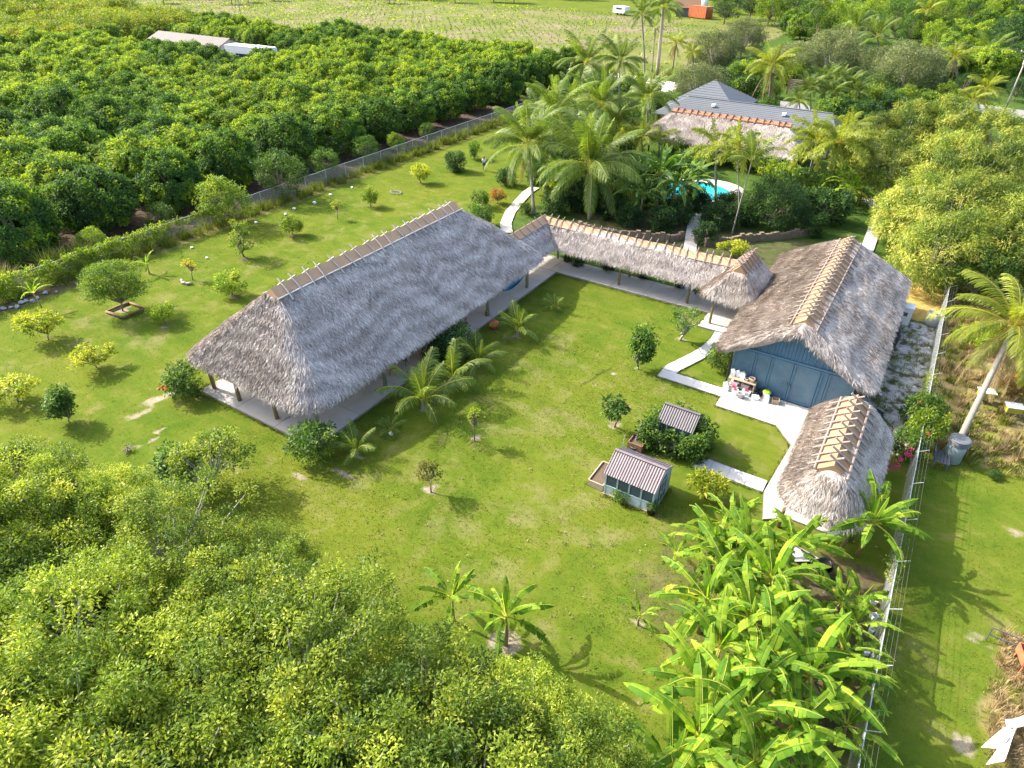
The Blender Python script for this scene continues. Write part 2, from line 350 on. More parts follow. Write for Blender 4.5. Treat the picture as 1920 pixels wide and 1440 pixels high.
A['gravel'] = rect(.4, 4.3, 36.6, 55.5, .8)*.72
A['straw'] = np.maximum(rect(1.2, 4.3, 55.5, 63, 1.0), rect(5, 8, 55, 66, 2)*.7)
A['dry'] = rect(-58, -37, 8, 60, 10)*.3+rect(-26, 4, 12, 40, 8)*.3+rect(5, 14, 8, 38, 3)*.2; A['bare'] = np.zeros_like(X)
for p in ((990, 690, 1.6), (1080, 680, 1.2), (1010, 770, 1.5), (1060, 800, 2.0), (930, 800, 1.4), (1000, 960, 2.0), (1120, 1000, 1.8), (830, 990, 1.6), (1180, 770, 1.2), (470, 870, 1.5), (1380, 850, 1.), (1270, 1010, 1.2), (260, 640, 2.), (300, 720, 1.5), (200, 600, 2), (130, 640, 1.6), (640, 900, 1.6), (900, 1060, 1.6), (1040, 630, 1.4)): spot(A['dry'], p[0], p[1], p[2]*1.6, p[2]*.8, .5, rot=.5)
for p in ((302, 745, .55, 1.9, -.25), (262, 775, .5, 1.3, -.2), (292, 815, .35, 1.2, .5), (1146, 680, .18, 1.0, -.1), (1150, 700, .25, .4, 0), (1120, 722, .2, .2, 0), (640, 890, 1.3, .35, 0), (560, 893, .8, .3, 0), (808, 918, .7, .6, 0), (1198, 690, .35, .35, 0), (1275, 635, .6, .5, 0), (1153, 796, .7, .6, 0), (895, 820, .6, .4, 0), (230, 580, .8, .8, 0), (310, 612, .45, .4, 0), (945, 1205, 1.0, .9, 0), (1198, 1168, .5, .5, 0), (245, 842, .5, .4, 0), (970, 630, .5, .4, 0), (795, 768, .6, .5, 0), (670, 855, .5, .4, 0), (1335, 655, .9, .5, .3)):
    spot(A['bare'], *p[:4], v=.72, rot=p[4])
for p in ((1905, 1000, .8, .5), (1830, 1200, 1.0, .6), (1810, 1390, .7, .9)): spot(A['bare'], *p, v=.56)
for wx, wy, rx, ry in ((10.5, 24.8, 2.1, 1.6), (9.8, 21.5, 2.0, 2.2), (10.5, 18.5, 2.2, 2.0)): spot(A['weed'], 0, 0, rx, ry, .95, wp=(wx, wy))
for p in ((790, 343, .8), (855, 316, .9), (695, 384, .6), (548, 442, 1.), (440, 556, .9), (458, 485, .9), (128, 790, .4), (90, 632, .5)): spot(A['soil'], p[0], p[1], p[2], p[2]*.7, .62)
for n, a in A.items():
    at_ = gm.attributes.new(n, 'FLOAT', 'POINT'); at_.data.foreach_set('value', a.astype(np.float32).ravel())
struct(put('ground', gm, 'ground_cover'))
# ------------------------------------------------------------------ slabs, paths, pool
def bed(name, poly, z, matbed='slab_joint'): return struct(MB().prism(poly, -.15, z).build(name, matbed))
def panels(parent, x0, x1, y0, y1, nx_, ny_, z0, z1, mat, gap=.022, name='slab_panel'):
    for i in range(nx_):
        for j in range(ny_):
            a, b = x0+(x1-x0)*i/nx_, x0+(x1-x0)*(i+1)/nx_; c, d = y0+(y1-y0)*j/ny_, y0+(y1-y0)*(j+1)/ny_
            MB().prism([(a+gap, c+gap), (b-gap, c+gap), (b-gap, d-gap), (a+gap, d-gap)], z0, z1).build(name, mat, parent)
SL = .13
tf = bed('terrace', [(-35.9, 18.6), (-25.25, 18.6), (-25.25, 47.35), (-28.9, 47.35), (-28.9, 45.4), (-35.9, 45.4)], SL-.012)
panels(tf, -35.88, -25.27, 18.62, 44.9, 3, 7, SL-.1, SL, 'concrete'); panels(tf, -28.85, -25.27, 44.92, 47.33, 1, 1, SL-.1, SL, 'concrete')
wk = bed('walkway', [(-28.9, 47.36), (-8.2, 47.36), (-8.2, 50.3), (-28.9, 50.3)], SL-.012)
panels(wk, -28.88, -8.22, 47.38, 50.28, 7, 1, SL-.1, SL, 'concrete')
hf = bed('hut_floor', [(-11.4, 44.9), (-8.2, 44.9), (-8.2, 47.34), (-11.4, 47.34)], SL-.014); panels(hf, -11.38, -8.22, 44.92, 47.32, 2, 1, SL-.1, SL, 'concrete')
def strip(name, cl, wd, mat, z=.07, n=None, lab=None, gap=.012, matbed='slab_joint'):
    # path of laid slabs along a centre line
    cl = [Vector((p[0], p[1], 0)) for p in cl]; L = [0]
    for a, b in zip(cl, cl[1:]): L.append(L[-1]+(b-a).length)
    def pt(s):
        s = min(max(s, 0), L[-1])
        for i in range(len(cl)-1):
            if s <= L[i+1] or i == len(cl)-2:
                u = (s-L[i])/max(L[i+1]-L[i], 1e-6); return cl[i].lerp(cl[i+1], u)
    def fr(s):
        d = (pt(s+.25)-pt(s-.25)).normalized(); return pt(s), Vector((-d.y, d.x, 0))
    m = 24; lft, rgt = [], []
    for i in range(m+1):
        p, nn = fr(L[-1]*i/m); lft.append(p+nn*wd*.47); rgt.append(p-nn*wd*.47)
    poly = [(p.x, p.y) for p in lft]+[(p.x, p.y) for p in rgt[::-1]]
    b = struct(MB().prism(poly, -.1, z-.02).build(name, matbed))
    n = n or max(1, round(L[-1]/1.2))
    for i in range(n):
        s0, s1 = L[-1]*i/n+gap, L[-1]*(i+1)/n-gap; a, c = [], []
        for q in range(5):
            p, nn = fr(s0+(s1-s0)*q/4); a.append(p+nn*wd/2); c.append(p-nn*wd/2)
        MB().prism([(p.x, p.y) for p in a]+[(p.x, p.y) for p in c[::-1]], -.05, z+random.uniform(-.008, .008)).build('slab_panel', mat, b)
    return b
def line(*pp): return [at(*p)[:2] for p in pp]
random.seed(3)
strip('garden_path', line((951, 437), (948, 420), (957, 398), (972, 380), (988, 362), (1003, 352)), 1.15, 'stone_slab', n=11)
strip('pool_path', [(-14.6, 50.32), (-14.7, 52.2)], 1.5, 'stone_slab', n=2)
strip('stair_path', line((1293, 472), (1297, 440), (1302, 412), (1306, 400)), 1.2, 'stone_slab', n=8)
strip('side_path', line((1625, 470), (1641, 425), (1652, 402), (1640, 385), (1622, 372)), 1.15, 'white_concrete', n=9)
strip('curved_path', [(-9.5, 44.88), (-9.45, 43.6), (-9.6, 42.2), (-9.95, 40.8), (-10.45, 39.4), (-10.85, 38.3), (-10.9, 37.76)], 1.0, 'white_concrete', n=6)
strip('shed_path', [(-6.3, 29.75), (-2.25, 29.75)], 1.0, 'white_concrete', n=4)
pd = bed('barn_apron', [(-11.4, 36.75), (-6.95, 36.75), (-6.95, 35.6), (-3.1, 35.6), (-1.9, 34.1), (-2.2, 29.3), (-1.7, 27.2), (-.6, 28.0), (2.3, 28.0), (2.3, 36.4), (.4, 38.5), (-7.0, 38.5), (-7.0, 37.75), (-11.4, 37.75)], .055)
for poly in ([(-11.38, 36.77), (-9.0, 36.77), (-9.0, 37.73), (-11.38, 37.73)], [(-8.98, 36.77), (-6.97, 36.77), (-6.97, 37.73), (-8.98, 37.73)], [(-6.95, 35.62), (-3.12, 35.62), (-3.12, 38.48), (-6.95, 38.48)], [(-3.1, 35.6), (-1.74, 34.1), (-1.74, 38.48), (-3.1, 38.48)], [(-1.72, 34.1), (2.28, 34.1), (2.28, 36.4), (.4, 38.48), (-1.72, 38.48)], [(-2.18, 29.3), (2.28, 29.3), (2.28, 34.08), (-1.88, 34.08)], [(-2.15, 29.28), (-1.68, 27.24), (-.6, 28.03), (2.28, 28.03), (2.28, 29.28)]):
    MB().prism(poly, 0, .07).build('slab_panel', 'white_concrete', pd)
# pool
def blob(cx, cy, rx, ry, n=28, seed=0, amp=.12, rot=0):
    rg = random.Random(seed); ph = rg.random()*6; out = []
    for i in range(n):
        a = 2*math.pi*i/n; r = 1+amp*math.sin(2*a+ph)+amp*.5*math.sin(3*a+2*ph); x, y = rx*r*math.cos(a), ry*r*math.sin(a)
        out.append((cx+x*math.cos(rot)-y*math.sin(rot), cy+x*math.sin(rot)+y*math.cos(rot)))
    return out
struct(MB().prism(blob(-23.2, 76.5, 5.9, 4.6, seed=2), -.1, .06).build('pool_deck', 'white_concrete'))
struct(MB().prism(blob(-23.5, 75.3, 5.0, 3.7, seed=2), -.1, .075).build('pool_water', 'pool_water'))
struct(MB().prism([(-27, 108), (-17, 106), (-13, 112), (-17, 121), (-22, 133), (-27, 134), (-24, 121), (-27, 114)], -.1, .03).build('driveway', 'asphalt'))
struct(MB().prism([(-75, 137), (-46, 129), (-36, 131), (-36, 138), (-46, 139), (-75, 145)], -.1, .03).build('farm_road', 'road_marl'))
struct(MB().prism([(-6, 146), (60, 133), (60, 141), (-6, 153)], -.1, .03).build('road', 'asphalt'))
# ------------------------------------------------------------------ thatched roofs
def thatch_roof(parent, x0, x1, y0, y1, ze, ra, rb, zr, cr=1.2, dens=150, seed=1, gable=None, mat='thatch', bulge=.03, sl_=.42, drop=0., open_=None):
    rg = np.random.default_rng(seed); P = []
    def arc(cx, cy, a0):
        for i in range(7):
            a = a0+math.pi/2*i/6; P.append((cx+cr*math.cos(a), cy+cr*math.sin(a)))
    arc(x1-cr, y0+cr, -math.pi/2); arc(x1-cr, y1-cr, 0); arc(x0+cr, y1-cr, math.pi/2); arc(x0+cr, y0+cr, math.pi)
    D = []
    for i, p in enumerate(P):
        q = P[(i+1) % len(P)]; L = math.hypot(q[0]-p[0], q[1]-p[1]); m = max(1, int(L/.45))
        D += [(p[0]+(q[0]-p[0])*j/m, p[1]+(q[1]-p[1])*j/m) for j in range(m)]
    D = np.array(D); n = len(D); ra, rb = np.array(ra, float), np.array(rb, float); ax = rb-ra; LL = ax@ax
    u = np.clip(((D-ra)@ax)/LL, 0, 1); Rp = ra+u[:, None]*ax
    zeave = np.full(n, ze) + (rg.random(n)-.5)*.08
    if gable == 'S':
        xc, hw = (x0+x1)/2, (x1-x0)/2; on = sm2 = np.clip((y0+cr*.9-D[:, 1])/(cr*.9), 0, 1)
        zeave += on*(zr-ze)*.86*np.clip(1-np.abs(D[:, 0]-xc)/hw, 0, 1)
    m = 13; T = np.linspace(0, 1, m); V = []
    for t_ in T:
        p = D*(1-t_)+Rp*t_; z = zeave+(zr-zeave)*(t_+bulge*math.sin(math.pi*t_))
        z = z+(vnoise(p[:, 0], p[:, 1], 1.1, seed)-.5)*.16*(1 if t_ < 1 else 0)
        V.append(np.c_[p, z])
    inner = D+(Rp-D)*np.minimum(1, .35/np.maximum(np.linalg.norm(Rp-D, axis=1), .01))[:, None]
    V = [np.c_[inner, zeave-.28], np.c_[D, zeave-.22]]+V
    V = np.array(V); rows = len(V); F = []
    for i in range(rows-1):
        for j in range(n): F.append((i*n+j, i*n+(j+1) % n, (i+1)*n+(j+1) % n, (i+1)*n+j))
    W = V.reshape(-1, 3); off = np.array(parent.location)
    roof = put('roof', nmesh('roof', W-off, F), 'thatch_bed', parent)
    F = np.array(F)[2*n:]; a, b, c, d = W[F[:, 0]], W[F[:, 1]], W[F[:, 2]], W[F[:, 3]]
    nr = np.cross(c-a, d-b); area = np.linalg.norm(nr, axis=1)/2; nr = unit(nr)
    cnt = rg.poisson(area*dens*1.9); fi = np.repeat(np.arange(len(F)), cnt); N = len(fi)
    uu, vv = rg.random((2, N, 1)); p = (a[fi]*(1-uu)+b[fi]*uu)*(1-vv)+(d[fi]*(1-uu)+c[fi]*uu)*vv
    tr_ = np.clip(((p[:, :2]-ra)@ax)/LL, 0, 1); near = np.linalg.norm(p[:, :2]-ra-tr_[:, None]*ax, axis=1) < .38; p, fi = p[~near], fi[~near]; N = len(fi); nn = nr[fi]
    dn = np.array([0, 0, -1.])-nn*(-nn[:, 2:3]); dn = unit(dn); sd_ = np.cross(nn, dn)
    axs = unit(dn+sd_*rg.normal(0, .38, (N, 1))+nn*rg.uniform(.0, .13, (N, 1)))
    L = rg.uniform(.6, 1.3, (N, 1))*sl_; Wd = rg.uniform(.018, .042, (N, 1)); s2 = np.cross(nn, axs)
    p = p+nn*.03
    # fringe at the eaves
    K = int(70*sum(math.hypot(*(D[(i+1) % n]-D[i])) for i in range(n))); j = rg.integers(0, n, K); f = rg.random((K, 1))
    e0 = np.c_[D, zeave]; e = e0[j]*(1-f)+e0[(j+1) % n]*f; outw = np.c_[unit(D-Rp), np.zeros(n)][j]
    e = e+outw*rg.uniform(-.28, .05, (K, 1))+np.array([0, 0, 1])*rg.uniform(-.16, .10, (K, 1))
    tang = np.c_[-outw[:, 1], outw[:, 0], outw[:, 2]]
    ea = unit(outw*rg.uniform(.2, .9, (K, 1))+np.array([0, 0, -.9])+tang*rg.normal(0, .3, (K, 1)))
    eL = rg.uniform(.2, .52, (K, 1)); eW = rg.uniform(.02, .05, (K, 1))
    p = np.r_[p, e]; axs = np.r_[axs, ea]; L = np.r_[L, eL]; Wd = np.r_[Wd, eW]; s2 = np.r_[s2, unit(tang+outw*.2)]; nn = np.r_[nn, outw]
    N = len(p); S = np.stack([p-s2*Wd*.35, p+s2*Wd*.35, p+axs*L*.55+s2*Wd*.5+nn*.015, p+axs*L], 1)
    tint = .5+.32*(vnoise(p[:, 0]*1.0, p[:, 1]+p[:, 2], 1.4, seed+9)-.5)+rg.normal(0, .24, N)+.12*np.sin((p[:, 2]*2.6+vnoise(p[:, 0], p[:, 1], 2.0, seed+3)*3)*math.pi)
    q = np.arange(N*4).reshape(N, 4); me = nmesh('thatch', S.reshape(-1, 3)-off, q, np.repeat(np.clip(tint, 0, 1), 4))
    stuff(put('thatch', me, mat, roof)); return roof
def ridge(parent, a, b, z, slope, n, cap=.85, mat='ridge_board', stick='stick', stick_len=1.15, seed=0, over=.28, r=.045, rails=True, sag=0.):
    rg = random.Random(seed); a, b = Vector((*a, z)), Vector((*b, z)); d = (b-a).normalized(); s = Vector((-d.y, d.x, 0)); up = Vector((0, 0, 1))
    def pt(u, lat, h): return a.lerp(b, u)+s*lat-up*(abs(lat)*slope)+up*(h-sag*math.sin(math.pi*u))
    m = 12; mb = MB(); rows = []
    for i in range(m+1):
        u = -.012+1.024*i/m
        rows.append([pt(u, lat, h+rg.uniform(-.015, .015)) for lat, h in ((-cap, .05), (-cap, .10), (-cap*.5, .12), (0, .14), (cap*.5, .12), (cap, .10), (cap, .05))])
    vs = [p for r_ in rows for p in r_]; k = 7
    fs = [(i*k+j, i*k+(j+1) % k, (i+1)*k+(j+1) % k, (i+1)*k+j) for i in range(m) for j in range(k)]+[tuple(range(k-1, -1, -1)), tuple(range(m*k, m*k+k))]
    cp_ = mb.add(vs, fs).build('ridge_cap', mat, parent)
    if rails:
        for sg in (-1, 1): MB().tube([pt(i/10*1.04-.02, sg*cap*1.02, .17+rg.uniform(-.015, .015)) for i in range(11)], r*1.1, 6).build('ridge_rail', 'pale_pole' if stick == 'pale_pole' else stick, cp_)
    for i in range(n):
        u = (i+.5)/n+rg.uniform(-.008, .008)
        for sg in (-1, 1):
            w_ = rg.uniform(-.01, .01); du = sg*.03/max(1, (b-a).length)
            MB().tube([pt(u+du, -sg*over, .22+over*slope*1.7), pt(u+du+w_*.5, sg*stick_len*.5, .22), pt(u+du+w_, sg*stick_len*rg.uniform(.95, 1.1), .19)], r*rg.uniform(.85, 1.15), 6).build('ridge_stick', stick, cp_)
def post(parent, x, y, z0, z1, r=.11, mat='post_wood', name='post'):
    rg = random.Random(int(x*91+y*37)); return MB().tube([(x, y, z0), (x+rg.uniform(-.02, .02), y+rg.uniform(-.02, .02), (z0+z1)/2), (x, y, z1)], [r*1.05, r, r*.93], 8).build(name, mat, parent, True)
# long pavilion
pv = thing('thatched_pavilion', 'long open-sided pavilion under a big steep grey thatched roof', 'pavilion', (-30.5, 32, 0))
thatch_roof(pv, -36.8, -24.95, 18.4, 45.2, 2.68, (-30.6, 22.2), (-30.6, 39.5), 7.5, cr=1.7, dens=170, seed=11)
ridge(pv, (-30.6, 22.0), (-30.6, 39.7), 7.5, .83, 17, cap=.62, mat='ridge_board_faded', stick='pale_pole', stick_len=.95, seed=4, r=.045)
for x, y, m_ in [(-25.85, y, 'green_post') for y in (19.6, 25.4, 31.4, 37.4, 43.3)]+[(-35.3, y, 'post_wood') for y in (19.3, 25.4, 31.4, 37.4, 43.3)]+[(-32.8, 19.3, 'post_wood'), (-29.3, 19.3, 'post_wood')]: post(pv, x, y, SL-.01, 2.72 if y in (19.6, 19.3, 43.3) else 2.95, .13, m_)
for x in (-25.85, -35.3): MB().bar((x, 19.8, 2.85), (x, 43.2, 2.85), .16, .2).build('beam', 'post_wood', pv)
for y in (19.35, 43.2): MB().bar((-35.0, y, 2.7), (-26.1, y, 2.7), .14, .14).build('beam', 'post_wood', pv)
# covered walkway, L-shaped
cw = thing('covered_walkway', 'narrow thatched walkway roof turning a corner from the pavilion to the hut', 'walkway roof', (-19, 49, 0))
thatch_roof(cw, -29.6, -25.7, 41.5, 51.2, 2.35, (-27.7, 42.6), (-27.7, 49.6), 4.1, cr=.6, dens=150, seed=21, bulge=.06, sl_=.42)
thatch_roof(cw, -27.9, -9.6, 47.35, 51.0, 2.3, (-27.2, 49.2), (-10.4, 49.2), 4.05, cr=.6, dens=150, seed=22, bulge=.06, sl_=.42)
ridge(cw, (-27.7, 43.6), (-27.7, 49.3), 4.12, .8, 6, cap=.55, mat='ridge_board_faded', stick_len=.75, seed=5, r=.035, stick='stick')
ridge(cw, (-27.3, 49.2), (-10.6, 49.2), 4.07, .85, 25, cap=.55, mat='ridge_board_faded', stick_len=.75, seed=6, r=.035, stick='stick', sag=.12)
for x, y in ((-28.6, 48.4), (-28.6, 50.0), (-26.6, 50.0), (-19.5, 48.0), (-19.4, 50.0), (-13.4, 48.0), (-13.4, 50.0)): post(cw, x, y, SL-.01, 2.9, .1)
for y in (48.0, 50.0): MB().bar((-28.6, y, 2.9), (-10, y, 2.9), .1, .14).build('beam', 'post_wood', cw)
# small hut
hu = thing('thatched_hut', 'small square thatched hut joining the walkway to the blue barn', 'hut', (-9.6, 48, 0))
thatch_roof(hu, -11.9, -7.4, 45.4, 51.4, 2.45, (-9.6, 46.8), (-9.6, 50.1), 4.75, cr=.9, dens=160, seed=31, mat='thatch_warm')
ridge(hu, (-9.6, 46.6), (-9.6, 50.3), 4.75, 1.0, 6, cap=.6, stick_len=.85, seed=7)
for x, y in ((-10.75, 45.75), (-8.6, 45.75)): post(hu, x, y, SL-.01, 3.0, .1)
MB().bar((-10.75, 45.75, 3.0), (-8.6, 45.75, 3.0), .1, .14).build('beam', 'post_wood', hu)
MB().tube([(-7.55, 45.6, 2.75), (-7.5, 48, 2.85), (-7.5, 51.2, 2.8)], .16, 7).build('valley_roll', 'ridge_board', hu, True)
# blue barn
ba = thing('blue_barn', 'blue panelled barn with a thatched gable roof beside the white apron', 'barn', (-3.4, 46, 0))
thatch_roof(ba, -8.35, 1.3, 37.95, 57.4, 2.55, (-3.5, 39.1), (-3.5, 54.4), 5.75, cr=1.1, dens=170, seed=41, gable='S', mat='thatch_warm')
ridge(ba, (-3.5, 38.95), (-3.5, 54.5), 5.75, .66, 21, cap=.75, stick='stick', stick_len=1.1, seed=8)
MB().box((-3.4, 47.3, 1.52), (7.3, 17.3, 3.0)).build('wall', 'blue_wall', ba)
FY = 38.62
# gable of vertical ribs, each rib a board
xs_ = np.arange(-7.05, .26, .21)
for i, x in enumerate(xs_):
    zt = 3.02+max(.1, (1-abs(x+.1+3.4)/3.75))*2.0
    MB().box((x+.1, FY+.02+(.02 if i % 2 else 0), (3.02+zt)/2), (.2, .05, zt-3.02)).build('gable_board', 'blue_wall', ba)
MB().box((-3.4, FY-.03, 2.98), (7.4, .08, .14)).build('door_rail', 'blue_trim', ba)
dx = [-7.1, -5.75, -4.75, -3.35, -1.75, -1.3, .3]
for i, (x0, x1) in enumerate(zip(dx, dx[1:])):
    y = FY-(.03 if i in (3, 5) else 0)
    d_ = MB().box(((x0+x1)/2, y, 1.49), (x1-x0-.03, .05, 2.8)).build('door_panel', 'blue_door' if i != 4 else 'blue_trim', ba)
    for x in (x0+.07, x1-.07): MB().box((x, y-.055, 1.49), (.1, .07, 2.8)).build('stile', 'blue_trim', d_)
    MB().box(((x0+x1)/2, y-.042, 2.82), (x1-x0-.26, .04, .12)).build('top_rail', 'blue_trim', d_)
    MB().box(((x0+x1)/2, y-.042, .18), (x1-x0-.26, .04, .14)).build('bottom_rail', 'blue_trim', d_)
    if i in (2, 3): MB().box((x1-.1 if i == 2 else x0+.08, y-.08, 1.35), (.05, .06, .22)).build('door_handle', 'dark_trim', d_)
MB().tube([(-7.2, FY-.1, 2.85), (-7.2, FY-.1, .1)], .05, 6).build('downspout', 'dark_trim', ba)
for x in (1.05,):
    for y in (40.5, 45, 50, 55): post(ba, x-.2, y, 0, 2.5, .09)
# carport hut
cp2 = thing('thatched_carport', 'small rounded thatched shelter on posts beside the wire fence', 'shelter', (.5, 31, 0))
thatch_roof(cp2, -1.45, 2.7, 26.15, 36.2, 2.4, (.5, 27.6), (.5, 34.0), 4.5, cr=1.5, dens=190, seed=51, bulge=.10, mat='thatch_warm')
ridge(cp2, (.5, 27.5), (.5, 34.1), 4.52, .72, 9, cap=.72, stick_len=1.1, seed=9, r=.055, over=.32)
for x, y in ((-.9, 27.2), (2.1, 27.2), (-1.1, 31), (2.2, 31), (-1.1, 35.3), (2.2, 35.3)): post(cp2, x, y, 0, 2.45, .1)
for x in (-1.1, 2.2): MB().bar((x, 27.4, 2.4), (x, 35.0, 2.4), .1, .14).build('beam', 'post_wood', cp2)
# thatched cabana by the pool
cb = thing('thatched_cabana', 'pinkish thatched cabana roof with an orange ridge behind the pool palms', 'cabana', (-24.5, 92, 0))
thatch_roof(cb, -34.6, -14.4, 86.4, 97.2, 2.6, (-31.9, 92), (-16.8, 92), 5.2, cr=1.3, dens=60, seed=61, mat='thatch_warm', sl_=.8)
ridge(cb, (-32.0, 92), (-16.7, 92), 5.2, .5, 16, cap=.6, stick_len=.9, seed=10, r=.06, mat='red_ridge', stick='red_stick')
for x in (-33.4, -28.5, -24.5, -20.5, -15.6):
    for y in (87.6, 96.2): post(cb, x, y, 0, 2.6, .12)
# grey shingled house
ho = thing('shingled_house', 'grey shingled hip-roofed house beyond the thatched cabana', 'house', (-24, 104, 0))
MB().box((-24.5, 103.3, 1.5), (24, 8.4, 3.0)).build('wall', 'cream_wall', ho); MB().box((-32.4, 109.5, 1.6), (9.6, 9, 3.2)).build('wall', 'cream_wall', ho)
def hip(x0, x1, y0, y1, z0, z1, rx0, rx1, ry, name='roof'):
    o = MB().add([(x0, y0, z0), (x1, y0, z0), (x1, y1, z0), (x0, y1, z0), (rx0, ry, z1), (rx1, ry, z1), (x0, y0, z0-.18), (x1, y0, z0-.18), (x1, y1, z0-.18), (x0, y1, z0-.18)], [(0, 1, 5, 4), (1, 2, 5), (2, 3, 4, 5), (3, 0, 4), (6, 7, 1, 0), (7, 8, 2, 1), (8, 9, 3, 2), (9, 6, 0, 3), (9, 8, 7, 6)]).build(name, 'shingle', ho)
    # shingle courses: thin laps across each slope
    for q in range(1, 12):
        u = q/12; mbq = MB()
        for (ax_, ay, bx, by, cx, dx_) in ((x0, y0, x1, y0, rx0, rx1), (x0, y1, x1, y1, rx0, rx1)):
            mbq.bar((ax_+(cx-ax_)*u, ay+(ry-ay)*u, z0+(z1-z0)*u+.02), (bx+(dx_-bx)*u, by+(ry-by)*u, z0+(z1-z0)*u+.005), .12, .02)
        mbq.build('shingle_course', 'shingle', o)
    MB().bar((rx0, ry, z1+.03), (rx1+.02, ry, z1+.03), .3, .08).build('ridge_tile', 'shingle', o); return o
hip(-37.6, -11.6, 98.0, 108.2, 3.0, 4.9, -34.0, -13.6, 103.1)
hip(-38.0, -26.6, 104.0, 115.2, 3.2, 6.3, -32.5, -32.1, 109.6)
MB().box((-8.6, 99.6, 2.6), (6.2, 4.6, .18)).build('porch_roof', 'grey_timber', ho)
MB().box((-8.6, 99.6, 1.25), (5.6, 4.0, 2.5)).build('porch_wall', 'cream_wall', ho)
for x in (-29.5, -19.5): MB().box((x, 101.2, 4.45), (.5, .5, .35)).build('roof_vent', 'white_paint', ho)
for x in (-35, -30, -25, -20, -15):
    wn = MB().box((x, 99.06, 1.6), (1.6, .08, 1.3)).build('window', 'glass', ho); MB().box((x, 99.04, .9), (1.8, .16, .1)).build('sill', 'white_paint', wn)
# ------------------------------------------------------------------ two corrugated sheds
def corr(parent, x0, x1, ya, za, yb, zb, mat, pitch=.14, amp=.02, name='roof_sheet'):
    n = int((x1-x0)/pitch*4); vs = []; fs = []; d = Vector((0, yb-ya, zb-za)).normalized(); nn = Vector((0, -d.z, d.y))
    if nn.z < 0: nn = -nn
    for i in range(n+1):
        x = x0+(x1-x0)*i/n; h = amp*math.sin(i*math.pi/2)
        for y, z in ((ya, za), (yb, zb)): vs.append(Vector((x, y, z))+nn*(h+.03)); vs.append(Vector((x, y, z))+nn*(h+.018))
    for i in range(n): a = 4*i; fs += [(a, a+4, a+6, a+2), (a+1, a+3, a+7, a+5), (a, a+1, a+5, a+4), (a+2, a+6, a+7, a+3)]
    return MB().add(vs, fs).build(name, mat, parent)
def shed(label, x0, x1, y0, y1, hw, hr, yr, mat):
    s = thing('garden_shed', label, 'shed', ((x0+x1)/2, (y0+y1)/2, 0)); o = .12
    ym0 = y0-o; ym1 = y1+o; ze0 = hw-(hr-hw)*o/(yr-y0); ze1 = hw-(hr-hw)*o/(y1-yr)
    n = 3
    for i in range(n):
        a, b = x0-o+(x1-x0+2*o)*i/n, x0-o+(x1-x0+2*o)*(i+1)/n
        corr(s, a+(.0 if i == 0 else .004), b, ym0, ze0, yr, hr, mat); corr(s, a+(.0 if i == 0 else .004), b, ym1, ze1, yr, hr, mat)
    MB().bar((x0-o, yr, hr+.05), (x1+o, yr, hr+.05), .16, .05).build('ridge_strip', mat, s)
    for y, sg in ((y0, -1), (y1, 1)):
        m = 4
        for i in range(m):
            a, b = x0+(x1-x0)*i/m, x0+(x1-x0)*(i+1)/m
            MB().box(((a+b)/2, y, .35), (b-a-.08, .04, .6)).build('lower_panel', 'pale_panel', s)
            MB().box(((a+b)/2, y, (hw+.68)/2+.01), (b-a-.08, .03, hw-.74)).build('screen_panel', 'screen', s)
        for i in range(m+1): MB().box((x0+(x1-x0)*i/m, y+sg*.01, hw/2), (.09, .09, hw)).build('stud', 'pale_blue_frame', s)
        MB().box(((x0+x1)/2, y+sg*.012, .67), (x1-x0+.1, .1, .07)).build('mid_rail', 'pale_blue_frame', s); MB().box(((x0+x1)/2, y+sg*.012, .04), (x1-x0+.1, .1, .08)).build('sill_plate', 'timber', s)
    for x, sg in ((x0, -1), (x1, 1)):
        MB().add([(x, y0, .05), (x, y1, .05), (x, y1, hw), (x, yr, hr-.03), (x, y0, hw), (x+.03*sg, y0, .05), (x+.03*sg, y1, .05), (x+.03*sg, y1, hw), (x+.03*sg, yr, hr-.03), (x+.03*sg, y0, hw)], [(0, 1, 2, 3, 4), (9, 8, 7, 6, 5), (0, 5, 6, 1), (1, 6, 7, 2), (2, 7, 8, 3), (3, 8, 9, 4), (4, 9, 5, 0)]).build('end_wall', 'pale_blue_frame', s)
        dr = MB().box((x+sg*.06, (y0+y1)/2, .82), (.04, .8, 1.5)).build('door', 'screen', s)
        for y in (-.42, .42, 0): MB().box((x+sg*.085, (y0+y1)/2+y, .82), (.03, .07, 1.54)).build('door_frame', 'pale_blue_frame', dr)
        for z in (.1, .8, 1.55): MB().box((x+sg*.083, (y0+y1)/2, z), (.028, .84, .07)).build('door_frame', 'pale_blue_frame', dr)
        MB().box((x+sg*.02, (y0+y1)/2, .03), (.14, y1-y0+.2, .1)).build('sill_board', 'timber', s)
    return s
shed('pale blue garden shed with a pinkish corrugated roof, standing clear on the lawn', -9.45, -6.75, 24.5, 26.8, 1.55, 2.25, 25.6, 'corrugated')
shed('garden shed with a dark corrugated roof, smothered by a leafy vine', -8.7, -6.8, 29.9, 31.7, 1.85, 2.45, 30.75, 'corrugated_dark')
def raised_bed(label, x0, x1, y0, y1, h, mat):
    b = thing('raised_bed', label, 'planter', ((x0+x1)/2, (y0+y1)/2, 0))
    for a, c in (((x0, y0), (x1, y0)), ((x1, y0), (x1, y1)), ((x1, y1), (x0, y1)), ((x0, y1), (x0, y0))):
        MB().bar((*a, h/2), (*c, h/2), .07, h).build('board', mat, b)
    MB().box(((x0+x1)/2, (y0+y1)/2, h*.4), (x1-x0-.08, y1-y0-.08, h*.8)).build('soil', 'soil', b)
raised_bed('low pale timber bed of soil against the pinkish-roofed shed', -10.5, -9.62, 24.6, 26.4, .42, 'timber')
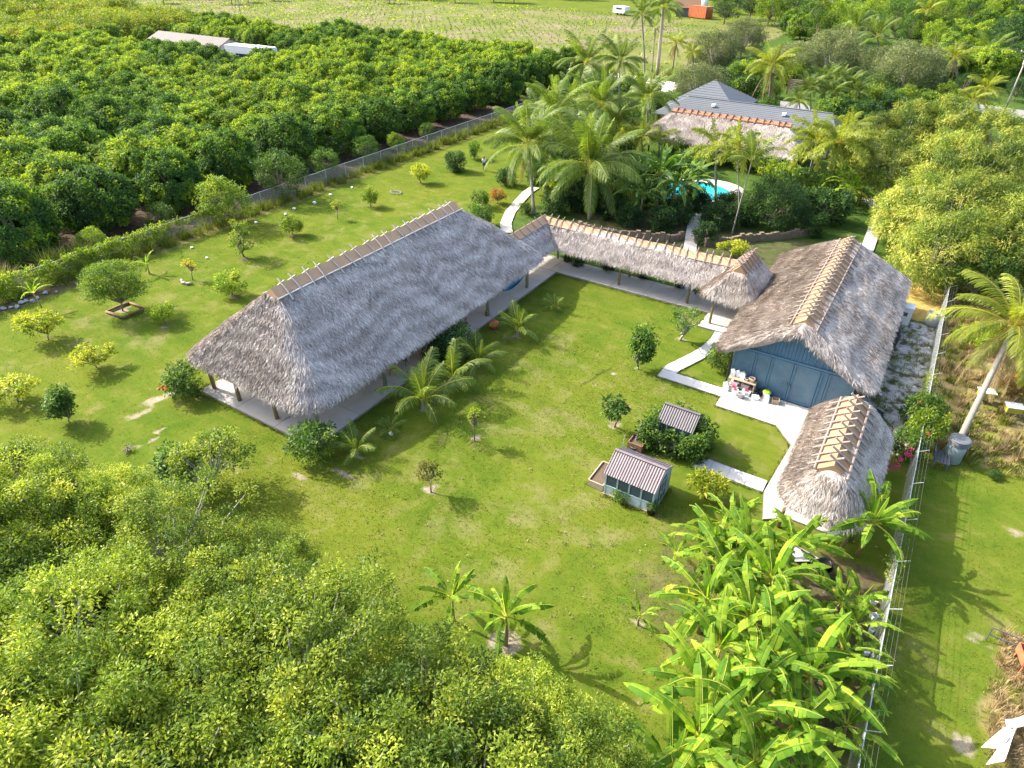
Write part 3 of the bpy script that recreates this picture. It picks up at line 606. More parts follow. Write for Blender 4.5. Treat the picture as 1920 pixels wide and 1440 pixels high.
raised_bed('brown wooden planter box in front of the vine-covered shed', -9.95, -9.1, 28.6, 29.5, .55, 'brown_timber')
# ------------------------------------------------------------------ foliage generators
def leaf_cloud(rg, cen, cr, n, L, W, droop=.3, upn=.5, tint=None, tj=.12, flat=.8, fold=.18, spread=.7, shell=.45, radial=0., rc=0.):
    cen = np.asarray(cen, float); m = len(cen); cr = np.broadcast_to(np.asarray(cr, float), (m,))
    i = np.repeat(np.arange(m), n); N = len(i)
    d = rg.normal(size=(N, 3)); d[:, 2] += .25; d = unit(d)
    rad = (shell+(1-shell)*rg.random(N))[:, None]*cr[i][:, None]
    p = cen[i]+d*rad*np.array([1, 1, flat])
    ax = unit(d*.8+rg.normal(0, spread, (N, 3))*.7+np.array([0, 0, -droop]))
    nn = d*.6+rg.normal(0, .45, (N, 3))+np.array([0, 0, upn])
    if radial: nn = nn*(1-radial)+radial*(unit(p-np.array([0, 0, rc]))*.9+d*.55+rg.normal(0, .25, (N, 3))); ax = unit(ax+rg.normal(0, .4, (N, 3)))
    sd = unit(np.cross(ax, nn)); nn = np.cross(sd, ax)
    l = L*rg.uniform(.65, 1.25, (N, 1)); w_ = W*rg.uniform(.75, 1.2, (N, 1))
    S = np.stack([p, p+ax*l*.45+sd*w_*.5+nn*w_*fold, p+ax*l, p+ax*l*.45-sd*w_*.5+nn*w_*fold], 1)
    tt = (tint[i] if tint is not None else .5)+rg.normal(0, tj, N)
    return S.reshape(-1, 3), np.repeat(np.clip(tt, 0, 1), 4)
def cloud_mesh(name, parts):
    V = np.concatenate([p[0] for p in parts]); T = np.concatenate([p[1] for p in parts])
    return nmesh(name, V, np.arange(len(V)).reshape(-1, 4), T)
def crown_centres(rg, n, rx, ry, rz, zc, inner=.55, lump=.25, bottom=-.7, power=.5):
    out = []
    lob = unit(rg.normal(size=(7, 3))); la = rg.uniform(.3, 1, 7)
    while len(out) < n:
        d = rg.normal(size=3); d /= np.linalg.norm(d)
        if d[2] < bottom: continue
        r = inner+(1-inner)*rg.random()**power
        bump = 1+lump*(np.max(np.maximum(0, lob@d)**3*la)-.45)
        out.append((d[0]*rx*r*bump, d[1]*ry*r*bump, zc+d[2]*rz*r*bump))
    return np.array(out)
def limbs(rg, cen, h0, r0, n=14, wig=.25, fork=.45, nseg=4, twig=.02):
    mb = MB(); top = np.array([rg.normal(0, .1), rg.normal(0, .1), h0])
    mb.tube([(0, 0, -.15), (top[0]*.4, top[1]*.3, h0*.5), tuple(top)], [r0*1.25, r0, r0*.85], 8)
    sel = rg.choice(len(cen), min(n, len(cen)), replace=False)
    for k in sel:
        e = cen[k]; pts = []; ra = []
        for j in range(nseg+1):
            u = j/nseg; q = top*(1-u)+e*u+np.array([0, 0, 1])*math.sin(math.pi*u)*.12*np.linalg.norm(e-top)*(-1 if e[2] < h0 else .5)
            if 0 < j < nseg: q = q+rg.normal(0, wig*.25, 3)
            pts.append(tuple(q)); ra.append(r0*.62*(1-u)**1.1+twig)
        mb.tube(pts, ra, 5, cap=False)
    return mb
def species(seed, n, rx, rz, zc, cr, nl, L, W, h0, r0, limbn=14, bark='bark', lmat='shrub_leaf', ry=None, tintf=None, **kw):
    rg = np.random.default_rng(seed); cc = {k: kw.pop(k) for k in ('inner', 'lump', 'bottom', 'power') if k in kw}
    cen = crown_centres(rg, n, rx, ry or rx, rz, zc, **cc); tw = kw.pop('twig', .02)
    ti = tintf(rg, cen) if tintf else np.clip(rg.normal(.45, .2, n), 0, 1)
    crs = cr*rg.uniform(.7, 1.3, n)
    cm = cloud_mesh('crown', [leaf_cloud(rg, cen, crs, nl, L, W, tint=ti, **kw)]); cm.materials.append(MAT[lmat])
    tm = limbs(rg, cen, h0, r0, limbn, twig=tw).mesh('trunk', smooth=True); tm.materials.append(MAT[bark])
    return dict(crown=cm, trunk=tm, h=zc+rz+cr*.6, r=rx+cr*.6)
def plant(sp, name, label, cat, loc, s=1., rz=None, group=None, sz=None):
    r_ = random.uniform(0, 6.28) if rz is None else rz
    e = thing(name, label, cat, (loc[0], loc[1], loc[2] if len(loc) > 2 else 0), r_, group, (s, s, sz or s))
    put('crown', sp['crown'], None, e); put('trunk', sp['trunk'], None, e); return e
def flush(rg, cen, lo=.34, hi=.84, share=.56):
    n = vnoise(cen[:, 0]+50, cen[:, 1]+cen[:, 2], 2.2, int(rg.integers(99)))
    return np.where(n*.5+rg.random(len(cen))*.5 > 1-share, hi, lo)+rg.normal(0, .10, len(cen))
random.seed(7)
LY = [species(100+k, 300, 3.8, 3.0, 2.75, .46, 62, .27, .15, 1.1, .22, 10, ry=3.25, radial=.75, rc=1.6, lmat='lychee_leaf', inner=.72, lump=.3, bottom=-.75, tintf=flush, droop=.35, power=.6) for k in range(4)]
LYD = [species(120+k, 300, 3.9, 3.1, 2.8, .46, 62, .27, .15, 1.1, .22, 10, ry=3.3, radial=.75, rc=1.6, lmat='lychee_leaf', inner=.72, lump=.3, bottom=-.75, tintf=lambda r, c: flush(r, c, .22, .62, .45), droop=.35, power=.6) for k in range(2)]
OY = [species(140+k, 130, 4.2, 3.0, 3.4, .75, 45, .42, .15, 1.3, .22, 8, lmat='orchard_yellow_leaf', inner=.7, lump=.4, tintf=lambda r, c: np.clip(r.normal(.5, .22, len(c)), 0, 1)) for k in range(2)]
BL = [species(160+k, 200, 4.1, 3.2, 4.6, .60, 175, .165, .066, 2.0, .10, 60, bark='pale_bark', lmat='broad_leaf', inner=.42, lump=.5, bottom=-.75, tintf=lambda r, c: np.clip(r.normal(.52, .15, len(c)), 0, .85), tj=.11, droop=.2, upn=.8, twig=.02) for k in range(3)]
BS = species(166, 60, 2.3, 1.5, 2.2, .5, 85, .2, .085, .5, .06, 30, bark='pale_bark', lmat='broad_leaf', inner=.5, lump=.7, tj=.15, upn=.7)
FE = [species(180+k, 190, 4.2, 4.2, 4.6, .80, 110, .42, .07, 1.5, .2, 26, bark='pale_bark', lmat='feather_leaf', inner=.55, lump=.45, bottom=-.8, droop=.75, tj=.14, radial=.5, rc=3.4, tintf=lambda r, c: np.clip(r.normal(.52, .27, len(c)), 0, 1)) for k in range(2)]
OL = [species(200+k, 260, 4.6, 3.7, 3.6, .85, 110, .28, .07, 1.2, .18, 20, bark='pale_bark', lmat='olive_leaf', inner=.5, lump=.4, bottom=-.75, droop=.2, tj=.15) for k in range(2)]
SH = [species(220+k, 46, 1.05, .85, .85, .30, 52, .17, .075, .3, .04, 12, lmat='shrub_leaf', inner=.4, lump=.5, bottom=-.8, tj=.15) for k in range(3)]
DK = [species(230+k, 60, 1.1, 1.0, .95, .32, 52, .19, .08, .3, .05, 12, lmat='dark_leaf', inner=.45, lump=.4, bottom=-.8, tj=.15) for k in range(2)]
LM = [species(240+k, 48, 1.05, .8, .95, .30, 50, .17, .075, .35, .05, 12, lmat='lime_leaf', inner=.45, lump=.45, bottom=-.7, tj=.15) for k in range(2)]
YE = [species(250+k, 26, 1.0, .6, 1.15, .34, 70, .20, .08, .35, .035, 20, lmat='yellow_leaf', inner=.65, lump=.6, bottom=-.4, tj=.16, droop=.4) for k in range(2)]
GT = species(260, 70, 4.0, 3.4, 4.1, 1.0, 75, .34, .14, 1.4, .2, 16, lmat='shrub_leaf', inner=.55, lump=.5, bottom=-.75)
GT2 = species(261, 90, 3.8, 3.4, 4.0, .85, 70, .34, .14, 1.4, .2, 16, lmat='lime_leaf', inner=.6, lump=.5, bottom=-.75)
GT3 = species(262, 90, 4.0, 3.6, 4.1, .85, 70, .32, .13, 1.4, .2, 16, lmat='dark_leaf', inner=.6, lump=.45, bottom=-.75)
FTH = species(270, 100, 1.75, 1.35, 2.1, .45, 120, .16, .045, .6, .05, 20, lmat='shrub_leaf', inner=.4, lump=.5, bottom=-.7, flat=.35, droop=.1, tj=.12, tintf=lambda r, c: np.clip(r.normal(.75, .12, len(c)), 0, 1))
UPR = species(271, 60, .6, .95, 1.3, .24, 48, .17, .08, .3, .03, 10, lmat='shrub_leaf', inner=.4, lump=.5, bottom=-.9, tintf=lambda r, c: np.clip(r.normal(.35, .15, len(c)), 0, 1))
TIER = species(272, 40, .85, 1.15, 1.4, .22, 45, .16, .055, .3, .06, 14, lmat='lime_leaf', inner=.35, lump=.9, bottom=-.9, flat=.4)
BIGL = species(273, 16, .62, .6, 1.35, .26, 26, .30, .13, .6, .045, 12, lmat='dark_leaf', inner=.5, lump=.7, bottom=-.6, tintf=lambda r, c: np.clip(r.normal(.8, .2, len(c)), 0, 1))
SPARSE = species(274, 22, .85, .6, 1.35, .22, 34, .15, .06, .35, .06, 20, lmat='shrub_leaf', bark='pale_bark', inner=.6, lump=.8, bottom=-.5)
REDT = species(275, 26, .75, .5, 1.45, .2, 30, .13, .055, .75, .04, 16, lmat='rust_leaf', inner=.4, lump=.6, bottom=-.5, tintf=lambda r, c: np.clip(r.normal(.1, .15, len(c)), 0, 1))
THIN = species(276, 12, .42, .5, 1.25, .16, 22, .13, .05, .8, .025, 10, lmat='yellow_leaf', inner=.3, lump=.8, bottom=-.6)
THING_ = species(277, 12, .42, .4, 1.0, .18, 22, .13, .05, .6, .03, 10, lmat='gold_leaf', inner=.3, lump=.8, bottom=-.5)
CROT = species(278, 30, .75, .55, .85, .24, 42, .26, .055, .3, .04, 14, lmat='yellow_leaf', inner=.4, lump=.6, bottom=-.7, tintf=lambda r, c: np.clip(r.normal(.4, .25, len(c)), 0, 1))
ORNG = species(279, 36, .8, .7, .8, .26, 44, .15, .06, .3, .04, 10, lmat='rust_leaf', inner=.4, lump=.5, bottom=-.8, tintf=lambda r, c: np.clip(r.normal(.6, .25, len(c)), 0, 1))
DRK2 = species(280, 150, 3.2, 2.2, 1.9, .6, 95, .26, .06, .6, .1, 14, lmat='dark_leaf', inner=.55, lump=.4, bottom=-.8, droop=.6, tintf=lambda r, c: np.clip(r.normal(.5, .2, len(c)), 0, 1))
# ------------------------------------------------------------------ palm fronds and banana leaves
def frond_mesh(seed, L, a0, a1, lw, nl=44, leaf_droop=.5, width=.06, mat='palm_leaf', pet=.16, bushy=0., twist=0.):
    rg = np.random.default_rng(seed); n = 14; P = [np.zeros(3)]; D = []
    for i in range(n):
        u = (i+.5)/n; a = R(a0+(a1-a0)*u**1.25); d = np.array([math.cos(a), 0, math.sin(a)]); D.append(d); P.append(P[-1]+d*L/n)
    P = np.array(P); D.append(D[-1]); D = np.array(D); mb = MB(); sid = np.array([0, 1., 0])
    V, Q, T = [], [], []
    def quad(a, b, c, d, t1, t2):
        k = len(V); V.extend([a, b, c, d]); Q.append((k, k+1, k+2, k+3)); T.extend([t1, t1, t2, t2])
    for i in range(n):
        w0, w1 = .045*(1-i/n)+.012, .045*(1-(i+1)/n)+.012; upv = np.cross(D[i], sid)*-1
        for sg in (-1, 1): quad(P[i]+sid*w0*sg, P[i]+upv*w0*.9, P[i+1]+upv*w1*.9, P[i+1]+sid*w1*sg, 1, 1)
    for k in range(nl):
        u = pet+(1-pet)*(k+.5)/nl; f = u*n; i = min(int(f), n-1); p = P[i]+(P[i+1]-P[i])*(f-i); d = D[i]; upv = np.cross(d, sid)*-1
        ll = lw*(math.sin(math.pi*min(1, .14+.80*(u-pet)/(1-pet)))**.65)*rg.uniform(.85, 1.1)
        for sg in (-1, 1):
            out = sid*sg*(.82)+d*(.55+.45*u)+upv*(.22+rg.normal(0, .10+bushy)); out = out/np.linalg.norm(out)
            o2 = out+np.array([0, 0, -1])*leaf_droop*rg.uniform(.6, 1.35)+rg.normal(0, .06+bushy, 3); o2 /= np.linalg.norm(o2)
            o3 = o2+np.array([0, 0, -1])*leaf_droop*1.1; o3 /= np.linalg.norm(o3)
            m1, m2 = p+out*ll*.4, p+out*ll*.4+o2*ll*.33; tp = m2+o3*ll*.27; wv = d*width*.5
            t0 = np.clip(rg.normal(.45, .13), 0, .85)
            quad(p-wv*.4, p+wv*.4, m1+wv, m1-wv, t0, t0); quad(m1-wv, m1+wv, m2+wv*.8, m2-wv*.8, t0, t0+.05); quad(m2-wv*.8, m2+wv*.8, tp+wv*.1, tp-wv*.1, t0+.05, min(.97, t0+.16))
    me = nmesh('frond', np.array(V), np.array(Q), np.array(T)); me.materials.append(MAT[mat]); return me
FR = {k: [frond_mesh(300+10*i+j, *v) for j in range(2)] for i, (k, v) in enumerate(dict(
    spear=(4.0, 86, 68, .7, 44, .1), up=(4.8, 72, 14, 1.15, 60, .4), mid=(4.8, 38, -40, 1.2, 60, .6), low=(4.4, 0, -72, 1.1, 56, .75)).items())}
FRD = [frond_mesh(350, 3.8, -58, -88, .6, 44, 1.6, .05, 'dry_frond')]
FY_ = {k: [frond_mesh(360+10*i+j, *v, mat='palm_yellow_leaf') for j in range(2)] for i, (k, v) in enumerate(dict(
    spear=(2.6, 84, 66, .5, 28, .1), up=(3.4, 62, -5, .85, 40, .45), mid=(3.5, 30, -52, .9, 42, .6), low=(3.2, -5, -75, .8, 40, .7)).items())}
FXT = {k: [frond_mesh(380+10*i+j, *v, mat='palm_yellow_leaf', bushy=.35) for j in range(2)] for i, (k, v) in enumerate(dict(
    spear=(2.2, 84, 70, .4, 36, .1), up=(2.6, 58, -15, .6, 60, .3), mid=(2.6, 22, -60, .6, 60, .35), low=(2.4, -10, -78, .55, 56, .4)).items())}
YNG = {k: [frond_mesh(400+10*i+j, *v, width=.042) for j in range(2)] for i, (k, v) in enumerate(dict(
    spear=(2.0, 86, 72, .5, 24, .1), up=(2.4, 76, 25, .62, 30, .35), mid=(2.4, 60, -20, .62, 30, .5), low=(1.9, 30, -60, .55, 28, .7)).items())}
def palm(label, base, top, fr, n=(2, 8, 8, 6), s=1.0, name='coconut_palm', cat='palm', group=None, r=.16, dead=0, seed=0, nuts=0, bark='palm_bark', shaft=None, lean=.5):
    rg = random.Random(seed+int(abs(base[0])*13+abs(base[1])*7)); b = Vector((base[0], base[1], 0)); e = thing(name, label, cat, b, 0, group)
    tp = Vector((top[0]-b.x, top[1]-b.y, top[2])); mid = tp*.5+Vector((-tp.x*.28*lean, -tp.y*.28*lean, 0))
    if tp.length > .35: 
        pts = [(Vector((0, 0, -.1))*(1-u)**2+mid*2*u*(1-u)+tp*u*u) for u in [i/8 for i in range(9)]]
        MB().tube(pts, [r*1.55]+[r*(1.12-.035*i) for i in range(8)], 8).build_local('trunk', bark, e)
        if shaft: MB().tube([tp-Vector((0, 0, .1)), tp+Vector((0, 0, .55*s)), tp+Vector((0, 0, 1.0*s))], [r*1.0, r*.95, r*.5], 8).build_local('crown_shaft', shaft, e)
    a = rg.random()*6.28; tz = tp+Vector((0, 0, .8*s)) if shaft else tp
    for kind, cnt in zip(('spear', 'up', 'mid', 'low'), n):
        for i in range(cnt):
            a += 2.39996+rg.uniform(-.2, .2); me = rg.choice(fr[kind])
            put('frond', me, None, e, tz+Vector((math.cos(a)*.05, math.sin(a)*.05, 0)), (rg.uniform(-.35, .35), rg.uniform(-.14, .14), a), s*rg.uniform(.85, 1.1))
    for i in range(dead): put('dry_frond', FRD[0], None, e, tz-Vector((0, 0, .1)), (rg.uniform(-.3, .3), rg.uniform(-.1, .15), rg.random()*6.28), s*rg.uniform(.75, 1))
    for i in range(nuts):
        q = rg.random()*6.28; MB().lathe([(.02, -.14), (.1, -.08), (.125, .02), (.08, .12), (.02, .15)], (tz.x+math.cos(q)*.3, tz.y+math.sin(q)*.3, tz.z-.3-rg.random()*.15), 8).build_local('coconut', 'ridge_board', e, True)
    return e
def _bl(s, name, mat, parent, smooth=True): return put(name, s.mesh(name, (0, 0, 0), smooth), mat, parent)
MB.build_local = _bl
def banana_leaf(seed, L, W, a0, a1, mat='banana_leaf', tear=.5, pet=.16, lo=.2, hi=.7, fold=.28):
    rg = np.random.default_rng(seed); n = 22; P = [np.zeros(3)]; D = []
    for i in range(n):
        u = (i+.5)/n; a = R(a0+(a1-a0)*u**1.4); d = np.array([math.cos(a), 0, math.sin(a)]); D.append(d); P.append(P[-1]+d*L/n)
    P = np.array(P); D.append(D[-1]); D = np.array(D); sid = np.array([0, 1., 0]); V, Q, T = [], [], []
    def quad(a, b, c, d, t): k = len(V); V.extend([a, b, c, d]); Q.append((k, k+1, k+2, k+3)); T.extend(t)
    for i in range(n):
        w0, w1 = .035*(1-i/n)+.008, .035*(1-(i+1)/n)+.008; upv = np.cross(D[i], sid)*-1
        for sg in (-1, 1): quad(P[i]+sid*w0*sg-upv*.02, P[i]+upv*w0, P[i+1]+upv*w1, P[i+1]+sid*w1*sg-upv*.02, [1]*4)
    prof = lambda u: W*.5*(max(0, min(1, (u-pet)/.12))**.6)*(1-max(0, (u-.62)/.38)**2.2)**.8 if u < 1 else 0
    for sg in (-1, 1):
        dr = 0; off = 0.; t0 = rg.uniform(lo, hi)
        for i in range(n):
            u0, u1 = i/n, (i+1)/n
            if u1 <= pet: continue
            upv = np.cross(D[i], sid)*-1
            if rg.random() < tear: off = rg.uniform(-.42, .15); t0 = rg.uniform(lo, hi); gap = .11
            else: gap = 0.
            c = math.cos(fold-off); s_ = math.sin(fold+off*1.6)
            for v0, v1 in ((0, .5), (.5, 1.)):
                def pt(u, P_, g, v):
                    wv = prof(min(u, .995)); bend = -v*v*wv*.25
                    return P_+(sid*sg*c+upv*s_)*wv*v+D[i]*(v*.16*wv+g*v*L/n)+np.array([0, 0, bend])
                a_, b_ = pt(u0, P[i], gap, v0), pt(u0, P[i], gap, v1); c_, d_ = pt(u1, P[i+1], -gap*.6, v1), pt(u1, P[i+1], -gap*.6, v0)
                e_ = t0+rg.normal(0, .03)
                quad(a_, b_, c_, d_, [e_+.06, e_, e_, e_+.06])
    me = nmesh('leaf', np.array(V), np.array(Q), np.clip(np.array(T), 0, 1)); me.materials.append(MAT[mat]); return me
BN = dict(spear=[banana_leaf(500, 1.9, .30, 84, 76, tear=.05, fold=.9)], up=[banana_leaf(501+k, 2.6, .46, 66, 5, tear=.35, lo=.25, hi=.75) for k in range(3)],
          mid=[banana_leaf(505+k, 3.0, .47, 44, -38, tear=.55, lo=.2, hi=.78) for k in range(4)], low=[banana_leaf(510+k, 2.8, .44, 16, -70, tear=.7, lo=.25, hi=.85) for k in range(3)],
          yel=[banana_leaf(515, 2.5, .46, 8, -66, 'banana_yellow_leaf', .5)], dead=[banana_leaf(516, 1.8, .3, -40, -86, 'dry_frond', .6, fold=-.5)])
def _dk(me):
    c = me.copy(); c.materials.clear(); c.materials.append(MAT['banana_shade_leaf']); return c
BD = {k: ([_dk(m) for m in v] if k in ('spear', 'up', 'mid', 'low') else v) for k, v in BN.items()}  # pool garden leaves: same shapes, shade painted in by the darker material
def banana(label, loc, h=2.2, s=1.0, n=(1, 3, 4, 2), yel=0, dead=0, group=None, seed=0, lean=(0, 0), BN=BN):
    rg = random.Random(seed+int(abs(loc[0])*31+abs(loc[1])*17)); e = thing('banana_plant', label, 'banana plant', (loc[0], loc[1], 0), 0, group)
    tp = Vector((lean[0], lean[1], h)); MB().tube([(0, 0, -.1), tp*.5+Vector((rg.uniform(-.08, .08), 0, 0)), tp], [.13*s, .10*s, .06*s], 8).build_local('stem', 'banana_stem', e)
    a = rg.random()*6.28
    for kind, cnt in zip(('spear', 'up', 'mid', 'low', 'yel', 'dead'), (*n, yel, dead)):
        for i in range(cnt):
            a += 2.39996+rg.uniform(-.25, .25); me = rg.choice(BN[kind])
            put('leaf' if kind != 'dead' else 'dry_leaf', me, None, e, tp+Vector((math.cos(a)*.04, math.sin(a)*.04, -.04*i)), (rg.uniform(-.3, .3), rg.uniform(-.14, .14), a), s*rg.uniform(.85, 1.1))
    return e
# ------------------------------------------------------------------ orchard
rgo = random.Random(5); OT = []
for r_i, y in enumerate(np.arange(23.5, 131, 8.0)):
    x = -68.3+rgo.uniform(-.6, .6)-(0 if y > 30 else 0)
    while x > -212:
        OT.append((x, y+rgo.uniform(-.5, .5), r_i)); x -= 5.6+rgo.uniform(-.5, .5)
def seen(x, y, z=3, m=130): p = px_of(x, y, z); return p[2] > 1 and -m < p[0] < 1920+m and -m < p[1] < 1440+m
clear_ = [(-152, 99, 17, 7), (-134, 102, 12, 9), (-149, 124, 6, 6)]
OT = [t_ for t_ in OT if seen(*t_[:2]) and not any(abs(t_[0]-cx) < rx and abs(t_[1]-cy) < ry for cx, cy, rx, ry in clear_)]
OT.sort(key=lambda t_: px_of(t_[0], t_[1], 3)[2])
rest = []
for i, (x, y, r_i) in enumerate(OT):
    dark = vnoise(x, y, 22, 8) < .33 or (x > -71); sp = rgo.choice(LYD if dark else LY); s = rgo.uniform(.95, 1.15)
    q_ = px_of(x, y, 5)
    if q_[0] < 345 and q_[1] < 78-.1*q_[0]:
        plant(rgo.choice(OY), 'mango_tree', 'yellow-green rounded tree in the grove behind the dark orchard', 'tree', (x, y, 0), s*1.05, rgo.uniform(0, 6.28), 'yellowish grove trees'); continue
    if i < 300:
        lab = 'dense dark-leaved orchard tree at the fence end of its row' if x > -71.5 else ('dark green orchard tree with few bright tips inside the dense orchard rows' if dark else 'rounded orchard tree with yellow-green tips inside the dense orchard rows')
        plant(sp, 'orchard_tree', lab, 'tree', (x, y, 0), s, rgo.choice((0, math.pi))+rgo.uniform(-.25, .25), 'orchard trees at the fence end of rows' if x > -71.5 else ('dark orchard trees in rows' if dark else 'bright-tipped orchard trees in rows'), s*rgo.uniform(.9, 1.12))
    else: rest.append((x, y, sp, s, rgo.uniform(0, 6.28)))
def merged(name, items, mat, keep=1.0, seed=0):
    Vs, Ts = [], []; rg = np.random.default_rng(seed)
    for x, y, sp, s, a in items:
        me = sp['crown']; n = len(me.vertices); v = np.empty(n*3, np.float32); me.vertices.foreach_get('co', v); v = v.reshape(-1, 4, 3)
        tt = np.empty(n, np.float32); me.attributes['tint'].data.foreach_get('value', tt); tt = tt.reshape(-1, 4)
        k = rg.random(len(v)) < keep; v, tt = v[k], tt[k]; cc = v.mean(1, keepdims=True); v = cc+(v-cc)*(keep**-.5)
        c_, s_ = math.cos(a), math.sin(a); w_ = v.copy(); w_[..., 0] = (v[..., 0]*c_-v[..., 1]*s_)*s+x; w_[..., 1] = (v[..., 0]*s_+v[..., 1]*c_)*s+y; w_[..., 2] = v[..., 2]*s
        Vs.append(w_.reshape(-1, 3)); Ts.append(np.clip(tt+rg.normal(0, .06), 0, 1).ravel())
    V = np.concatenate(Vs); return put(name, nmesh(name, V, np.arange(len(V)).reshape(-1, 4), np.concatenate(Ts)), mat)
print('orchard', len(OT), 'rest', len(rest))
if rest:
    o = stuff(merged('far_orchard', rest, 'lychee_leaf', .35)); tag(o, 'distant back rows of the dense dark green orchard', 'orchard')
# yellowish orchard beyond
yo = []
for y in np.arange(84, 136, 7.5):
    x = -220
    while x > -420:
        if seen(x, y, 3, 60): yo.append((x+rgo.uniform(-1.5, 1.5), y+rgo.uniform(-1.5, 1.5)))
        x -= 8.5
for x, y in yo[:110]: plant(rgo.choice(OY), 'mango_tree', 'yellow-green rounded tree in the grove behind the dark orchard', 'tree', (x, y, 0), rgo.uniform(1., 1.35), rgo.uniform(0, 6.28), 'yellowish grove trees')
# loose young trees just outside the fence
for i, (px, py, tp, kind, lab) in enumerate([(527, 372, 285, 'GT', 'large pale green bushy tree growing against the far side of the chain-link fence'), (430, 420, 332, 'GT2', 'bright lime-green bushy tree standing behind the chain-link fence'), (612, 337, 282, 'GT', 'small round green tree behind the chain-link fence beside the large pale one'), (690, 304, 255, 'GT', 'green sapling behind the fence where it nears the coconut palms'), (305, 432, 385, 'GT', 'low grey-green bush on the bare soil behind the fence'), (182, 478, 428, 'GT2', 'light green bush leaning over the vine-covered fence'), (745, 285, 250, 'GT2', 'low spreading green papaya-like sapling behind the fence'), (800, 262, 232, 'GT', 'small leafy sapling behind the far end of the chain-link fence')]):
    sp = globals()[kind]; h = height_of(px, py, tp); g = at(px, py); plant(sp, 'young_tree', lab, 'tree', g, h/7.4, sz=h/7.4)
# ------------------------------------------------------------------ lawn trees (each its own)
def pl(sp, px, py, tp, lab, name='fruit_tree', cat='tree', hh=None, wide=1.0):
    # py is the foot of the trunk for a tree, the lower edge of the leaves for a bush
    g = at(px, py); dist = math.hypot(g[0], g[1]); th = math.atan2(CAMH, dist); ext = (py-tp)/FPX*math.hypot(dist, CAMH)
    bushy = cat in ('bush', 'shrub'); k = sp['h']*math.cos(th)+sp['r']*wide*math.sin(th)*(1.45 if bushy else .6); s = ext/k*(1 if bushy else .88)
    if bushy: u = sp['r']*s*wide*.6/dist; g = g*(1+u)
    return plant(sp, name, lab, cat, (g[0], g[1], 0), s*wide, None, None, s)
pl(YE[0], 90, 636, 575, 'small yellow-leaved mango tree near the leaning banana by the hedge')
pl(YE[1], 180, 688, 636, 'spreading yellow-green tree casting a split shadow on the left lawn', wide=1.25)
pl(YE[0], 32, 752, 698, 'wide yellow-green tree with pale tips and dark lower leaves on the lawn', wide=1.4)
pl(UPR, 128, 790, 718, 'upright dark green citrus tree with a compact leafy crown on the left lawn', wide=1.15)
pl(LM[0], 312, 612, 565, 'round bright green bush tree beside the log-edged feathery tree', 'lawn_bush', 'bush', wide=.95)
pl(FTH, 230, 582, 475, 'feathery layered green tree growing in a square of logs')
pl(THING_, 361, 524, 480, 'thin golden-leaved sapling inside a ring of old logs')
pl(LM[1], 437, 560, 503, 'dense rounded green bush tree closest to the steep hip of the pavilion roof', 'lawn_bush', 'bush')
pl(TIER, 459, 487, 410, 'tall tiered yellow-green shrub standing by the chain-link fence', 'tiered_shrub', 'shrub')
pl(LM[0], 550, 446, 400, 'bright yellow-green round bush with dark mulch behind the pavilion', 'lawn_bush', 'bush')
pl(THIN, 633, 410, 370, 'thin little sapling alone on the lawn behind the pavilion ridge', wide=1.2)
pl(LM[1], 695, 387, 346, 'small narrow yellow-green tree next to a heap of twigs', wide=.7)
pl(CROT, 790, 346, 306, 'pale cream-green shrub with dark mulch at the far end of the lawn', 'variegated_shrub', 'shrub')
pl(DK[0], 855, 320, 276, 'wide glossy dark green tree near the standing person', wide=.95)
pl(SH[0], 889, 298, 258, 'bushy green tree right behind the standing person', wide=.62)
pl(UPR, 345, 905, 818, 'dark spiky green tree partly hidden by the big foreground trees', 'spiky_tree', wide=1.5)
pl(SH[0], 352, 752, 668, 'leafy hibiscus bush with a red flower at the hip corner of the pavilion', 'hibiscus_bush', 'bush', wide=1.15)
pl(SH[1], 590, 880, 775, 'leafy vine bush climbing the front corner post of the pavilion', 'climbing_bush', 'bush', wide=1.0)
pl(DK[0], 848, 682, 585, 'dark green bush against the courtyard eave of the pavilion', 'dark_bush', 'bush', wide=1.2)
pl(DK[1], 822, 690, 620, 'low dark green bush between young coconut palms and pavilion', 'dark_bush', 'bush', wide=1.0)
pl(THIN, 890, 826, 745, 'thin sapling with sparse yellow leaves in the courtyard lawn', wide=1.0)
pl(REDT, 808, 922, 850, 'small rusty-green tree on bare soil in the front lawn')
pl(UPR, 1199, 692, 590, 'upright dark green citrus on a thin trunk in the courtyard', wide=.85)
pl(SPARSE, 1275, 637, 557, 'open sparse bush with pale branches by the courtyard walkway')
pl(BIGL, 1152, 800, 730, 'large-leaved breadfruit tree with shiny leaves in the courtyard', wide=1.15)
pl(CROT, 1318, 948, 870, 'yellow and green croton bush beside the white shed path', 'croton_bush', 'bush', wide=1.15)
pl(SH[2], 1347, 700, 635, 'leafy shrub growing at the left corner of the blue barn', 'corner_shrub', 'shrub', wide=.8)
pl(SH[0], 1165, 948, 905, 'low leafy bush in front of the pinkish-roofed shed', 'shed_bush', 'bush', wide=1.0)
pl(BS, 400, 925, 790, 'sparse tree with pale twisting branches near the front corner of the pavilion', 'sparse_tree', wide=1.1)
pl(SH[1], 905, 430, 375, 'leafy green shrub by the bend of the stone garden path', 'path_shrub', 'shrub')
pl(SH[2], 903, 392, 350, 'narrow dark shrub beside the orange-leaved shrub', 'path_shrub', 'shrub', wide=.8)
pl(ORNG, 932, 385, 348, 'orange-leaved croton shrub by the stone garden path', 'orange_shrub', 'shrub')
pl(SH[0], 985, 405, 375, 'low green shrub inside the curve of the garden path', 'path_shrub', 'shrub')
pl(DK[0], 948, 350, 312, 'dark broad shrub under the outermost coconut palm', 'dark_bush', 'bush', wide=1.1)
